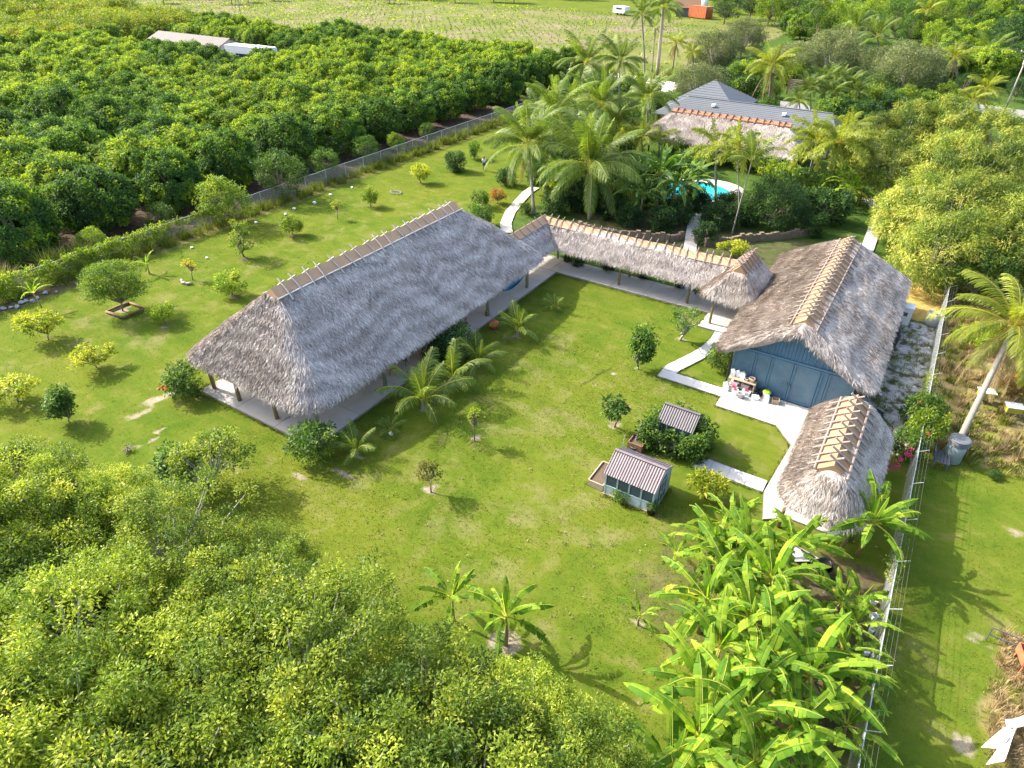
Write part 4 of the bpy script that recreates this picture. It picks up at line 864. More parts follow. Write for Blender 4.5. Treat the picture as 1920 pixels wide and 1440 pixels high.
pl(YE[1], 1372, 490, 447, 'rounded yellow-green shrub behind the walkway roof and the hut', 'yellow_shrub', 'shrub', wide=1.5)
pl(DRK2, 1440, 438, 320, 'big dark green feathery shrub mass between the pool and the barn', 'feathery_shrub', 'shrub', wide=.95)
pl(DK[1], 1345, 435, 375, 'dark green shrub beside the stair path to the pool', 'dark_bush', 'bush', wide=1.3)
pl(DK[0], 1545, 425, 350, 'glossy dark shrub at the end of the feathery mass near the side path', 'dark_bush', 'bush', wide=1.2)
# hibiscus flowers, bougainvillea
def blossoms(parent, sp_px, n, rad, mat, z, seed, name='flower'):
    rg = np.random.default_rng(seed); c = np.array([*at(*sp_px, z)[:2], z])-np.array(parent.location); S, T = leaf_cloud(rg, c+rg.normal(0, rad, (n, 3)), .09, 14, .1, .08, tint=np.full(n, .5))
    for i in range(n):
        me = nmesh(name, S[i*56:(i+1)*56], np.arange(56).reshape(-1, 4), T[i*56:(i+1)*56]); o = put(name, me, mat, parent); 
bg_ = thing('bougainvillea', 'bougainvillea bush with magenta flowers between the small shelter and the fence', 'bush', at(1690, 862))
b0 = bg_.location
for i, (px, py, z, s) in enumerate(((1690, 862, 0, 1.0), (1720, 838, 0, 1.15), (1712, 800, 0, 1.2), (1735, 790, 0, .9))):
    g = at(px, py); put('crown', SH[i % 3]['crown'] if i != 1 else LM[0]['crown'], None, bg_, (g[0]-b0[0], g[1]-b0[1], .0), (0, 0, i*1.3), (s*.85, s*.85, s*1.25))
put('trunk', SH[0]['trunk'], None, bg_, (0, 0, 0), None, 1.2)
for k, p in enumerate(((1698, 828), (1712, 832), (1706, 842), (1703, 850), (1680, 862), (1710, 826), (1665, 868), (1690, 872))): blossoms(bg_, p, 3, .16, 'pink_petal', 1.3, 40+k)
for k, p in enumerate(((1728, 742), (1726, 755), (1735, 735), (1738, 812))): blossoms(bg_, p, 1, .1, 'red_petal', 1.9, 60+k)
for o in [o for o in C.objects if o.name.startswith('hibiscus_bush')]:
    o.rotation_euler = (0, 0, 0); s = o.scale[0]; g = o.location
    for k in range(2): 
        S, T = leaf_cloud(np.random.default_rng(k), np.array([[-.35+k*.5, -.85, .75+.3*k]]), .12, 16, .13, .1, tint=np.array([.5])); put('flower', nmesh('flower', S, np.arange(len(S)).reshape(-1, 4), T), 'red_petal', o)
# vines over the dark-roofed shed
vn = thing('shed_vine', 'leafy passion vine wrapped round the dark-roofed shed', 'vine', (-7.9, 29.6, 0))
rgv = np.random.default_rng(77)
cv = np.concatenate([np.c_[rgv.uniform(-1.7, 1.9, 60), rgv.uniform(-.55, .1, 60), rgv.uniform(.2, 1.5, 60)], np.c_[rgv.uniform(1.15, 2.05, 60), rgv.uniform(-.3, 2.3, 60), rgv.uniform(.2, 2.0, 60)], np.c_[rgv.uniform(-1.7, -.85, 34), rgv.uniform(-.4, 2.2, 34), rgv.uniform(.2, 2.0, 34)], np.c_[rgv.uniform(-1, 1.6, 16), rgv.uniform(2.1, 2.5, 16), rgv.uniform(.3, 1.9, 16)]])
me = cloud_mesh('crown', [leaf_cloud(rgv, cv, .3, 42, .17, .12, tint=np.clip(rgv.normal(.55, .2, len(cv)), 0, 1), tj=.15)]); put('foliage', me, 'shrub_leaf', vn)
put('stem', limbs(rgv, cv, .5, .05, 14).mesh('stem'), 'bark', vn)
# ------------------------------------------------------------------ palms
yl = ['young coconut palm, the tallest of those beside the pavilion terrace', 'young coconut palm leaning beside the tallest one near the dark bush', 'young coconut palm just past the dark bush on the terrace side', 'young coconut palm next to the red ball', 'tiny coconut palm alone near the corner of the walkways', 'tiny palm seedling with a white stone at its foot', 'short young palm by the front corner bush of the pavilion']
for lab, (px, py, tp, s) in zip(yl, ((795, 768, 660, 1.5), (848, 724, 655, 1.25), (897, 687, 632, .95), (970, 630, 560, 1.05), (1038, 580, 545, .55), (733, 812, 770, .5), (670, 853, 795, .78))):
    g = at(px, py); palm(lab, g, (g[0]+.03, g[1], .45*s), YNG, (2, 4, 5, 3), s*.95, 'young_palm', r=.10*s, seed=px)
def pz(label, base, crown, z, fr=FR, **kw):
    g = at(*base); c = at(*crown, z); return palm(label, g, (c[0], c[1], z), fr, **kw)
pz('coconut palm with coconuts at the curve of the stone garden path', (1001, 400), (990, 272), 5.8, n=(3, 9, 10, 9), s=1.18, nuts=6, dead=1, seed=1)
pz('large coconut palm with broad drooping fronds behind the walkway roof', (1105, 410), (1108, 315), 4.8, n=(4, 12, 11, 9), s=1.45, nuts=4, dead=1, seed=2)
pz('coconut palm standing behind the two path palms', (1030, 330), (1040, 215), 6.5, n=(2, 8, 8, 6), s=1.25, seed=3)
pz('coconut palm in the thick of the palm grove beside the cabana roof', (1130, 300), (1128, 200), 6.0, n=(2, 8, 8, 6), s=1.2, seed=4)
pz('arching palm just left of the grey house roof', (1212, 260), (1215, 185), 5.5, n=(1, 8, 9, 4), s=1.05, seed=5)
pz('coconut palm standing at the corner of the orchard', (1105, 185), (1100, 118), 6.5, n=(2, 8, 8, 7), s=1.25, dead=3, seed=6)
pz('dark coconut palm next to the one at the orchard corner', (1160, 195), (1163, 115), 7.0, n=(2, 7, 7, 6), s=1.1, dead=2, seed=7)
pz('tall thin-trunked royal palm beside the pale farm road', (1209, 165), (1203, 28), 12.5, n=(1, 6, 8, 5), s=.8, r=.17, seed=8, name='royal_palm')
pz('tallest royal palm with a thick pale trunk beside the farm road', (1232, 140), (1244, 14), 13.5, n=(1, 7, 9, 6), s=1.0, r=.32, seed=9, name='royal_palm', bark='pale_bark')
pz('slim palm with browned hanging fronds between the royal palms', (1222, 135), (1228, 52), 8.5, n=(1, 3, 4, 4), s=.6, r=.13, dead=7, seed=10, name='royal_palm')
pz('date palm with a skirt of dry fronds on the farm road edge', (1261, 128), (1268, 82), 5.0, fr=FY_, n=(2, 8, 6, 2), s=1.0, dead=9, seed=11, name='date_palm')
pz('yellow-green coconut palm with grey hanging fronds near the driveway', (1440, 205), (1447, 125), 7.0, fr=FY_, n=(2, 9, 9, 5), s=1.5, dead=4, seed=12)
pz('bushy foxtail palm with golden fronds at the pool edge', (1341, 372), (1342, 298), 4.8, fr=FXT, n=(1, 5, 6, 4), s=1.5, r=.13, seed=13, name='foxtail_palm', shaft='green_post')
pz('slim foxtail palm on a thin leaning trunk beside the golden one', (1385, 425), (1382, 300), 6.5, fr=FXT, n=(1, 5, 5, 3), s=1.3, r=.07, seed=14, name='foxtail_palm', shaft='green_post')
pz('dark green slender palm with stiff fronds above the feathery shrub', (1372, 440), (1410, 302), 7.0, fr=YNG, n=(2, 6, 5, 2), s=1.3, r=.06, seed=15, name='slender_palm')
pz('foxtail palm with a pale clean trunk in front of the cabana end', (1515, 335), (1527, 290), 4.5, fr=FXT, n=(1, 6, 7, 4), s=1.65, r=.15, seed=16, name='foxtail_palm', shaft='green_post', bark='pale_bark')
pz('hanging-frond foxtail palm right of the clean-trunked one', (1558, 350), (1568, 290), 5.5, fr=FXT, n=(1, 6, 7, 5), s=1.6, r=.12, seed=17, name='foxtail_palm', shaft='green_post')
pz('coconut palm rising behind the foxtail palms at the house porch', (1590, 300), (1592, 245), 5.5, fr=FY_, n=(2, 7, 6, 2), s=1.0, seed=18)
pz('leaning coconut palm growing out of a metal tank beside the hives', (1782, 860), (1902, 612), 5.6, fr=FY_, n=(2, 8, 9, 6), s=1.3, dead=13, seed=19, r=.17, nuts=3, lean=.2)
for k, (b, c, z, s) in enumerate((((1520, 215), (1518, 165), 4.5, .8), ((1545, 212), (1545, 155), 5.0, .85), ((1570, 210), (1572, 152), 5.0, .85), ((1595, 215), (1592, 162), 4.5, .8), ((1500, 225), (1498, 190), 3., .7), ((1560, 220), (1560, 175), 4., .75), ((1605, 222), (1604, 172), 4., .75))):
    pz('bushy green palm in the cluster shading the driveway', b, c, z, n=(1, 7, 8, 5), s=s*.85, seed=20+k, r=.1, group='palm cluster at the driveway', name='clustered_palm')
for k, (b, c, z, s, f) in enumerate((((1175, 300), (1175, 250), 3.5, .9, FY_), ((1205, 300), (1203, 258), 3.5, .95, FY_), ((1235, 300), (1236, 262), 3., .9, FY_), ((1160, 270), (1155, 235), 4., 1., FR), ((1070, 240), (1070, 185), 6, .9, FR), ((1085, 300), (1080, 250), 4.5, .9, FR), ((1010, 250), (1012, 215), 4, .9, FR))):
    pz('feathery areca palm in the grove between the path palms and the cabana', b, c, z, fr=f, n=(2, 6, 5, 2), s=s, seed=30+k, r=.09, group='grove palms by the cabana', name='areca_palm')
for k, (b, c, z, s, f, lab) in enumerate((((1540, 60), (1542, 8), 9, 1.2, FR, 'tall palm on a white trunk at the far edge of the wood'), ((1738, 75), (1738, 22), 8, 1.7, FY_, 'big golden palm in the far wood'), ((1603, 100), (1602, 55), 6, 1.3, FR, 'grey-fronded palm behind the olive trees'), ((1648, 110), (1645, 70), 5.5, 1.3, FR, 'fan of pale fronds just above the olive trees'), ((1795, 160), (1790, 108), 5.5, 1.3, FY_, 'bent golden palm beside the palest olive tree'), ((1855, 140), (1853, 105), 4.5, 1.3, FR, 'stiff silvery palm near the utility pole'), ((1850, 205), (1848, 168), 4.5, 1.2, FY_, 'yellowish palm leaning over the road edge by the utility pole'), ((1825, 215), (1822, 190), 3., 1.1, FY_, 'low tan palm beneath the yellowish one by the road'), ((1300, 140), (1298, 100), 4.5, .9, FY_, 'small wispy palm behind the date palm'))):
    pz(lab, b, c, z, fr=f, n=(2, 7, 7, 3), s=s*.9, seed=50+k, dead=2 if f is FY_ else 0, name='garden_palm')
# ------------------------------------------------------------------ bananas
banana('banana plant with broad fresh leaves standing on bare soil in the front lawn', at(948, 1208), 1.9, .78, (1, 4, 5, 2), seed=1)
banana('banana plant half hidden behind the foreground trees, next to the one on bare soil', at(850, 1165), 1.7, .72, (1, 4, 3, 2), seed=2)
banana('tiny banana sucker alone on the lawn edge of the grove', at(1197, 1172), .7, .42, (1, 3, 3, 0), seed=3)
banana('small banana plant with dark leaf tips above the tiny sucker', at(1262, 1062), .9, .5, (1, 3, 3, 1), seed=4)
banana('banana plant leaning by the vine-covered fence', at(82, 583), 1.5, .52, (1, 3, 3, 1), seed=5, lean=(-.5, 0))
banana('ragged banana plant among weeds at the vine-covered fence', at(280, 512), .9, .5, (1, 3, 4, 1), seed=6)
banana('big banana plant spreading over the fence beside the small shelter', at(1608, 1040), 2.3, 1.0, (2, 5, 7, 4), seed=7)
rgb = random.Random(17)
for k, (px, py, h, s, yl_, dd) in enumerate(((1330, 1075, 1.9, .85, 1, 1), (1385, 1085, 2.2, .9, 0, 1), (1468, 1075, 2.0, .85, 0, 0), (1345, 1130, 2.2, .9, 2, 0), (1425, 1150, 2.4, .95, 0, 1), (1310, 1185, 2.2, .9, 3, 1), (1385, 1225, 2.4, 1.0, 0, 0), (1455, 1235, 2.2, .9, 0, 1), (1330, 1275, 2.3, .95, 1, 0), (1410, 1315, 2.6, 1.05, 0, 0), (1490, 1330, 2.4, 1.05, 0, 1), (1300, 1350, 2.4, 1.0, 1, 0), (1370, 1400, 2.5, 1.05, 0, 0), (1460, 1420, 2.4, 1.0, 0, 0), (1290, 1450, 2.5, 1.05, 0, 0), (1390, 1490, 2.3, 1.0, 0, 0), (1240, 1500, 2.3, .95, 0, 0), (1500, 1500, 1.3, .7, 0, 0), (1360, 1020, 1.4, .75, 1, 1))):
    banana('tall all-green banana plant in the dense grove by the fence' if not (yl_ or dd) else 'banana plant with yellowed lower leaves in the dense grove' if yl_ else 'banana plant with dry brown hanging leaves in the dense grove', at(px, py), h, s, (1, 4, 6, 3), yl_, dd, 'green bananas of the grove' if not (yl_ or dd) else 'yellowed bananas of the grove' if yl_ else 'bananas with dry hanging leaves', k)
for k, (px, py, h, s, yl_) in enumerate(((1560, 1165, 1.3, .65, 1), (1580, 1210, 1.4, .65, 1), (1560, 1260, 1.5, .7, 1), (1585, 1300, 1.3, .65, 0), (1540, 1300, 1.2, .6, 1), (1600, 1150, 1.0, .55, 0), (1570, 1390, 1.2, .65, 0))):
    banana('low yellowish banana plant crowded against the wire fence', at(px, py), h, s, (1, 4, 4, 2), yl_, 0, 'low bananas by the fence', 40+k)
for k, (px, py, h, s) in enumerate(((1228, 405, 4.4, 1.6), (1258, 408, 3.4, 1.4), (1200, 412, 2.8, 1.25), (1285, 395, 3.2, 1.35), (1190, 395, 3.4, 1.3))):
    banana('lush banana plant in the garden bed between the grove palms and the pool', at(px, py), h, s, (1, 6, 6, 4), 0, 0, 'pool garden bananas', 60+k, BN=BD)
for k, (px, py, h, s) in enumerate(((1585, 395, 2.4, 1.1), (1610, 385, 2.8, 1.15), (1570, 375, 2.2, 1.0))):
    banana('banana plant at the bend of the side path by the feathery trees', at(px, py), h, s, (1, 4, 5, 3), 1, 0, 'side path bananas', 70+k)
# ------------------------------------------------------------------ garden understorey
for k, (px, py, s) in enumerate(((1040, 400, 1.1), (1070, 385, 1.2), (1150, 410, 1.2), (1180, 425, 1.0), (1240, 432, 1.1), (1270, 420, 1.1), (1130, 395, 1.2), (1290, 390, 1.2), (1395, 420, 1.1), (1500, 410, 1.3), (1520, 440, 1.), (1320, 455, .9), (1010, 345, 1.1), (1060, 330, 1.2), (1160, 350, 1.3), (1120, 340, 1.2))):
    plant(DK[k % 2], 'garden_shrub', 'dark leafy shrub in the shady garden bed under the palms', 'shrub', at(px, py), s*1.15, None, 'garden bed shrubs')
for k, (px, py, s) in enumerate(((1460, 350, 1.4), (1430, 330, 1.3), (1490, 360, 1.5), (1550, 370, 1.3), (1600, 330, 1.6), (1640, 290, 1.8), (1270, 300, 1.4), (1300, 310, 1.3), (1250, 280, 1.5), (1260, 215, 1.6), (1220, 215, 1.6), (1170, 225, 1.5), (1490, 240, 1.3), (1440, 215, 1.3), (1310, 195, 1.6), (1195, 170, 1.5), (1140, 160, 1.5), (1290, 170, 1.7))):
    plant((LM+SH)[k % 5], 'flowering_shrub', 'bright leafy shrub around the cabana and the house', 'shrub', at(px, py), s*1.2, None, 'shrubs around the cabana')
pl(ORNG, 1248, 150, 132, 'red-leaved cordyline shrub at the edge of the farm road', 'red_shrub', 'shrub', wide=1.4)
for k, (px, py, s) in enumerate(((1262, 402, .9), (1290, 398, .9), (1318, 392, .8), (1350, 398, .9), (1372, 392, .9), (1245, 385, 1.1))): plant(DK[k % 2], 'poolside_shrub', 'dark shrub at the near edge of the pool', 'shrub', at(px, py), s*1.1, None, 'poolside shrubs')
for k, (px, py, s) in enumerate(((1085, 500, .5), (1140, 508, .5), (1205, 522, .5), (1065, 492, .4), (1275, 540, .4))): plant(DK[k % 2], 'walkway_shrub', 'little dark shrub in the strip of grass behind the walkway posts', 'shrub', at(px, py), s, None, 'walkway strip shrubs')
# feathery trees on the right
for k, (px, py, z, s) in enumerate(((1640, 245, 4, .8), (1705, 232, 5, .95), (1790, 245, 5, 1.05), (1870, 262, 5, 1.0), (1690, 305, 5, .95), (1765, 318, 5, 1.05), (1845, 340, 5, 1.1), (1910, 330, 5, 1.0), (1715, 385, 4.5, .9), (1795, 410, 4.5, 1.0), (1875, 420, 4.5, .95), (1930, 430, 5, .9), (1605, 268, 4, .75), (1860, 480, 3.5, .75))):
    g = at(px, py, z); plant(FE[k % 2], 'feathery_tree', 'feathery yellow-green tree in the mass beyond the barn', 'tree', (g[0], g[1], 0), s*.92, None, 'feathery trees beyond the barn')
g = at(1755, 490, 2.6); plant(FE[0], 'weeping_tree', 'round weeping tree with trailing leaves at the back corner of the barn', 'tree', (g[0], g[1], 0), .8)
for k, (px, py, z, s) in enumerate(((1845, 500, 3.2, .7), (1915, 480, 3.5, .8), (1800, 470, 3.2, .7))):
    g = at(px, py, z); plant((GT, FE[1], GT)[k], 'fence_tree', ('leafy green tree between the weeping tree and the parked car', 'feathery tree behind the parked car', 'leafy green tree against the feathery mass behind the fence')[k], 'tree', (g[0], g[1], 0), s)
# olive-grey trees
for k, (px, py, z, s, lab) in enumerate(((1340, 95, 4.5, 1.15, 'grey-green tree with a fine crown beside the date palm'), (1395, 70, 4.5, 1.15, 'tall grey-green tree above the golden palm'), (1310, 150, 4.5, 1.0, 'grey-green tree in front of the pointed house roof'), (1560, 105, 4.5, 1.3, 'broad grey-green tree behind the driveway'), (1640, 120, 4, 1.0, 'smaller grey-green tree between two broad ones'), (1705, 145, 4.5, 1.35, 'palest broad grey tree nearest the utility pole'), (1490, 110, 4.5, 1.05, 'grey-green tree behind the driveway gate'))):
    g = at(px, py, z); plant(OL[k % 2], 'olive_tree', lab, 'tree', (g[0], g[1], 0), s)
# far wood
rgf = random.Random(23); FW_ = [GT, GT2, GT3, GT, GT3, LY[0], LY[1], LYD[0]]; far = []
for py in (-16, 0, 16, 32, 50, 70, 92, 118):
    for px in range(1350, 1990, 46):
        X_, Y_ = px+rgf.uniform(-20, 20), py+rgf.uniform(-7, 7); g = at(X_, Y_, 4)
        if py > 60 and X_ < 1750: continue
        if py > 30 and X_ < 1480: continue
        if any(abs(g[0]-q[0]) < 3 and abs(g[1]-q[1]) < 4.5 for q in far): continue
        far.append((g[0], g[1]))
for x, y in far: plant(rgf.choice(FW_), 'woodland_tree', 'leafy tree in the far wood beyond the house', 'tree', (x, y, 0), rgf.uniform(.95, 1.4), rgf.uniform(0, 6.28), 'far wood trees')
for k, (px, py) in enumerate(((1745, 195), (1770, 215), (1720, 200), (1800, 180), (1885, 160), (1910, 150), (1660, 215), (1690, 220), (1640, 200), (1900, 190))):
    plant((GT3, GT2, GT)[k % 3], 'roadside_tree', 'small leafy tree between the feathery trees and the road', 'tree', at(px, py), .55+.1*(k % 3), None, 'roadside trees')
for k in range(26):
    px = 300+k*42+rgf.uniform(-15, 15); g = at(px, -14+rgf.uniform(-8, 6), 3)
    plant(rgf.choice((GT, GT2, OY[0])), 'hedgerow_tree', 'leafy tree in the line beyond the open field', 'tree', (g[0], g[1], 0), rgf.uniform(.8, 1.2), None, 'trees beyond the field')
pl(GT2, 1480, 62, 28, 'bright lime round tree behind the grey-green trees', 'lime_tree')
for k in range(110):
    px, py = rgf.uniform(1290, 1760), rgf.uniform(70, 250); g = at(px, py)
    if (-40 < g[0] < -6 and 84 < g[1] < 118) or (-27.5 < g[0] < -17 and 106 < g[1] < 136) or g[1] > 175 or (g[0] < -40 and g[1] > 120): continue
    plant((LM+SH+DK)[k % 7], 'thicket_shrub', 'leafy shrub in the thicket round the driveway', 'shrub', g, rgf.uniform(1.5, 2.6), None, 'driveway thicket shrubs')
for k in range(150):
    px, py = rgf.uniform(1000, 1330), rgf.uniform(140, 395); g = at(px, py)
    if (-36 < g[0] < -13 and 85 < g[1] < 118) or g[0] < -44 and g[1] < 120 or g[1] > 127 or (-28.5 < g[0] < -17.5 and 71.5 < g[1] < 81) or abs(px-1000) < 25 and py < 420 and py > 340: continue
    plant((LM+SH+DK+SH)[k % 10], 'grove_shrub', 'leafy shrub filling the palm grove beside the garden path', 'shrub', g, rgf.uniform(.9, 1.8), None, 'palm grove shrubs')
# big foreground trees
for k, (px, py, z, s) in enumerate(((95, 985, 4.4, .95), (20, 925, 4.2, .9), (185, 955, 3.8, .8), (-40, 1010, 4.5, 1.0), (480, 1025, 3.2, .55), (300, 1040, 4.2, .9), (-70, 1120, 4.5, 1.0), (170, 1180, 4.6, 1.0), (400, 1165, 4.4, .9), (585, 1130, 4.0, .68), (330, 1320, 4.8, 1.0), (90, 1370, 4.8, 1.05), (560, 1300, 4.6, 1.0), (715, 1290, 4.2, .74), (800, 1400, 4.6, .95), (1015, 1385, 4.0, .78), (1090, 1470, 4.4, .85), (560, 1500, 4.8, 1.05), (260, 1520, 4.8, 1.05), (-90, 1330, 4.6, 1.0), (900, 1540, 4.6, 1.0))):
    g = at(px, py, z); plant(BL[k % 3], 'broadleaf_tree', 'broad-leaved tree beside the two lawn bananas, at the courtyard end of the large clump' if px > 650 else 'broad-leaved tree facing the pavilion hip, on the lawn side of the large clump' if py < 1060 else 'broad-leaved tree with pale twigs deep inside the large foreground clump', 'tree', (g[0], g[1], 0), s*random.uniform(.86, 1.0), None, 'foreground trees by the lawn bananas' if px > 650 else 'foreground trees facing the pavilion' if py < 1060 else 'foreground trees deep in the clump')
# ------------------------------------------------------------------ fences
def chain_fence(label, x, y0, y1, h, step, barbed=0, wm='chain_link'):
    f = thing('chain_link_fence', label, 'fence', (x, y0, 0)); rg = random.Random(int(y1))
    n = int((y1-y0)/step)
    for i in range(n+1):
        y = y0+i*step; o = MB().tube([(x, y, -.1), (x+rg.uniform(-.03, .03), y, h+.03)], .035, 6).build('post', 'galvanised', f)
        if barbed: MB().bar((x, y, h), (x+.42, y, h+.3), .025, .025).build('outrigger', 'galvanised', o)
    for i in range(n): MB().tube([(x, y0+i*step, h), (x+rg.uniform(-.02, .02), y0+(i+.5)*step, h-.02), (x, y0+(i+1)*step, h)], .025, 6).build('top_rail', 'galvanised', f)
    for i in range(n): MB().add([(x-.03, y0+i*step, 0), (x-.03, y0+(i+1)*step, 0), (x-.03, y0+(i+1)*step, h), (x-.03, y0+i*step, h)], [(0, 1, 2, 3)]).build('wire_mesh', wm, f)
    for b in range(barbed):
        k = (b+1)/barbed; MB().tube([(x+.42*k, y0, h+.3*k)]+[(x+.42*k+rg.uniform(-.02, .02), y0+i*step, h+.3*k+rg.uniform(-.02, .02)) for i in range(1, n+1)], .005, 4).build('barbed_wire', 'wire', f)
    return f
chain_fence('long galvanised chain-link fence between the lawn and the orchard', -60.2, 9, 105, 1.75, 3.2)
chain_fence('chain-link fence with barbed wire outriggers beside the bananas and the blue barn', 4.25, 8, 68, 1.8, 3.0, barbed=3, wm='dense_chain_link')
def foliage(name, label, cat, cen, cr, n, L, W, mat, seed, loc=(0, 0, 0), kind='stuff', **kw):
    rg = np.random.default_rng(seed); cen = np.asarray(cen, float); tint = np.clip(rg.normal(.5, .22, len(cen)), 0, 1)
    me = cloud_mesh(name, [leaf_cloud(rg, cen, cr, n, L, W, tint=tint, **kw)]); o = put(name, me, mat)
    if kind: stuff(o)
    return tag(o, label, cat)
rg = np.random.default_rng(91)
N = 900; cy = rg.uniform(9, 33, N); foliage('fence_vine', 'thick green vine draped over the near stretch of the orchard fence', 'vine', np.c_[rg.normal(-60.1, .22, N), cy, rg.uniform(.15, 2.0, N)], .28, 22, .17, .10, 'lime_leaf', 92, tj=.2)
N = 260; cy = rg.uniform(33, 40, N); foliage('vine_end', 'thinning end of the vine trailing along the fence top', 'vine', np.c_[rg.normal(-60.1, .12, N), cy, rg.uniform(1.2, 1.9, N)], .16, 10, .13, .08, 'lime_leaf', 93, tj=.2)
N = 70; cy = np.r_[rg.uniform(42.5, 46, 45), rg.uniform(25, 29, 25)]; foliage('right_fence_vine', 'pale creeper hanging on the barbed wire fence by the barn and bananas', 'vine', np.c_[rg.normal(4.3, .13, N), cy, rg.uniform(.3, 1.95, N)], .26, 30, .12, .05, 'feather_leaf', 94, tj=.2)
def tufts(name, label, cat, pos, h, n, mat, seed, spread=.25, w_=.02):
    rg = np.random.default_rng(seed); pos = np.asarray(pos, float); i = np.repeat(np.arange(len(pos)), n); M_ = len(i); hh = np.broadcast_to(np.asarray(h, float), (len(pos),))[i]
    a = rg.uniform(0, 6.28, M_); p = np.c_[pos[i]+np.c_[np.cos(a), np.sin(a)]*rg.uniform(0, spread, (M_, 1)), np.zeros(M_)-.03]
    d = np.c_[np.cos(a), np.sin(a), np.zeros(M_)]; l = (hh*rg.uniform(.5, 1.2, M_))[:, None]; ln = rg.uniform(.1, .8, (M_, 1)); s_ = np.c_[-d[:, 1], d[:, 0], d[:, 2]]*w_
    up = np.array([0, 0, 1.]); m = p+up*l*.6+d*l*ln*.25; tp = p+up*l*(1-.25*ln)+d*l*ln*.8
    S = np.stack([p-s_, p+s_, m+s_*.8, m-s_*.8, m-s_*.8, m+s_*.8, tp+s_*.15, tp-s_*.15], 1)
    tt = np.repeat(np.clip(rg.normal(.5, .22, M_), 0, 1), 8); V = S.reshape(-1, 3)
    o = put(name, nmesh(name, V, np.arange(len(V)).reshape(-1, 4), tt), mat); return tag(stuff(o), label, cat)
def scatter(n, x0, x1, y0, y1, seed): g = np.random.default_rng(seed); return np.c_[g.uniform(x0, x1, n), g.uniform(y0, y1, n)]
tufts('fence_weeds', 'tall weeds and grass growing along the orchard fence', 'weeds', np.r_[scatter(420, -60.9, -58.9, 22, 98, 1), scatter(160, -60.9, -58.6, 60, 98, 2)], np.random.default_rng(3).uniform(.4, 1.3, 580), 26, 'grass_blade', 4, .35, .02)
tufts('reed_clump', 'pale tall reeds behind the vine-covered fence', 'reeds', np.r_[scatter(26, -63, -61, 14, 20, 5), scatter(20, -63, -61.4, 22, 26, 6)], 2.2, 30, 'grass_blade', 7, .4, .03)
tufts('dry_weeds', 'dry brown and green weeds covering the rough ground beyond the wire fence', 'weeds', np.r_[scatter(520, 4.7, 16, 38.5, 66, 8)], np.random.default_rng(9).uniform(.2, .8, 520), 26, 'dry_grass_blade', 10, .4, .02)
tufts('green_weeds', 'green weed patches among the dry weeds beyond the wire fence', 'weeds', np.r_[scatter(300, 4.7, 16, 38.5, 66, 11), scatter(90, 6, 12, 38, 44, 12)], np.random.default_rng(13).uniform(.15, .55, 390), 26, 'grass_blade', 14, .35, .025)
tufts('straw_heap', 'dry straw heaped around the rusty trough and white sheets', 'straw', np.r_[scatter(170, 8.9, 12, 23.4, 26.2, 15), scatter(230, 8.6, 12.5, 16, 23, 16)], np.random.default_rng(17).uniform(.2, .55, 400), 30, 'dry_grass_blade', 18, .4, .014)
# short mown grass relief over the lawn
g_ = np.random.default_rng(21); P_ = np.c_[g_.uniform(-58, 4, 60000), g_.uniform(10, 75, 60000)]
P2 = np.c_[g_.uniform(-30, 14, 45000), g_.uniform(9, 38, 45000)]; P_ = np.r_[P_, P2]
blk = [(-36.2, -25.0, 18.3, 47.6), (-29.2, -8, 47.1, 50.6), (-11.7, -6.8, 36.5, 38.0), (-7.2, 2.5, 26, 56), (-9.6, -6.6, 24.3, 32), (-11.6, -8, 44.7, 47.5), (-11.5, -9.1, 37.5, 45), (-6.6, -1.9, 29.1, 30.4), (.4, 4.6, 8, 70), (-11, -9.5, 24.4, 26.6), (8.6, 15, 9, 27), (-36, 4, 51, 80)]
ok = np.ones(len(P_), bool)
for a, b, c, d in blk: ok &= ~((P_[:, 0] > a) & (P_[:, 0] < b) & (P_[:, 1] > c) & (P_[:, 1] < d))
tufts('lawn_grass', 'short mown lawn grass around the thatched buildings', 'grass', P_[ok], .05, 3, 'grass_blade', 22, .12, .012)
# grass creeping over the edges of the paving, and clover clumps in the lawn
def along(segs, per, jit, seed):
    g = np.random.default_rng(seed); out = []
    for a, b in segs:
        a, b = np.array(a), np.array(b); n = int(np.hypot(*(b-a))*per); u = g.random((n, 1)); out.append(a+(b-a)*u+g.normal(0, jit, (n, 2)))
    return np.concatenate(out)
cp_ = [(-9.0, 44.9), (-8.95, 43.6), (-9.1, 42.3), (-9.5, 40.9), (-9.95, 39.5), (-10.3, 38.3)]; co_ = [(-10.0, 44.9), (-9.95, 43.6), (-10.1, 42.1), (-10.45, 40.7), (-10.95, 39.3), (-11.4, 38.0), (-11.45, 36.7), (-7.0, 36.7), (-6.98, 35.55), (-3.1, 35.55), (-1.95, 34.1), (-2.2, 30.3), (-6.3, 30.3)]
eg = list(zip(cp_, cp_[1:]))+list(zip(co_, co_[1:]))+[((-36, 18.5), (-25.2, 18.5)), ((-25.15, 18.5), (-25.15, 47.2)), ((-25.2, 47.25), (-11.5, 47.25)), ((-28, 50.4), (-9, 50.4)), ((-36, 18.6), (-36, 45)), ((-10.3, 37.85), (-7.1, 37.85)), ((-6.3, 29.2), (-2.2, 29.2)), ((-9.6, 24.3), (-6.6, 24.3)), ((-6.55, 24.3), (-6.55, 27)), ((-10.6, 24.4), (-10.6, 26.5))]
tufts('edge_grass', 'longer grass fringe creeping over the edges of the paving', 'grass', along(eg, 16, .05, 71), np.random.default_rng(72).uniform(.06, .17, int(1e6))[:len(along(eg, 16, .05, 71))], 7, 'grass_blade', 73, .1, .012)
cl_ = scatter(900, -57, 4, 11, 74, 74); okc = np.ones(len(cl_), bool)
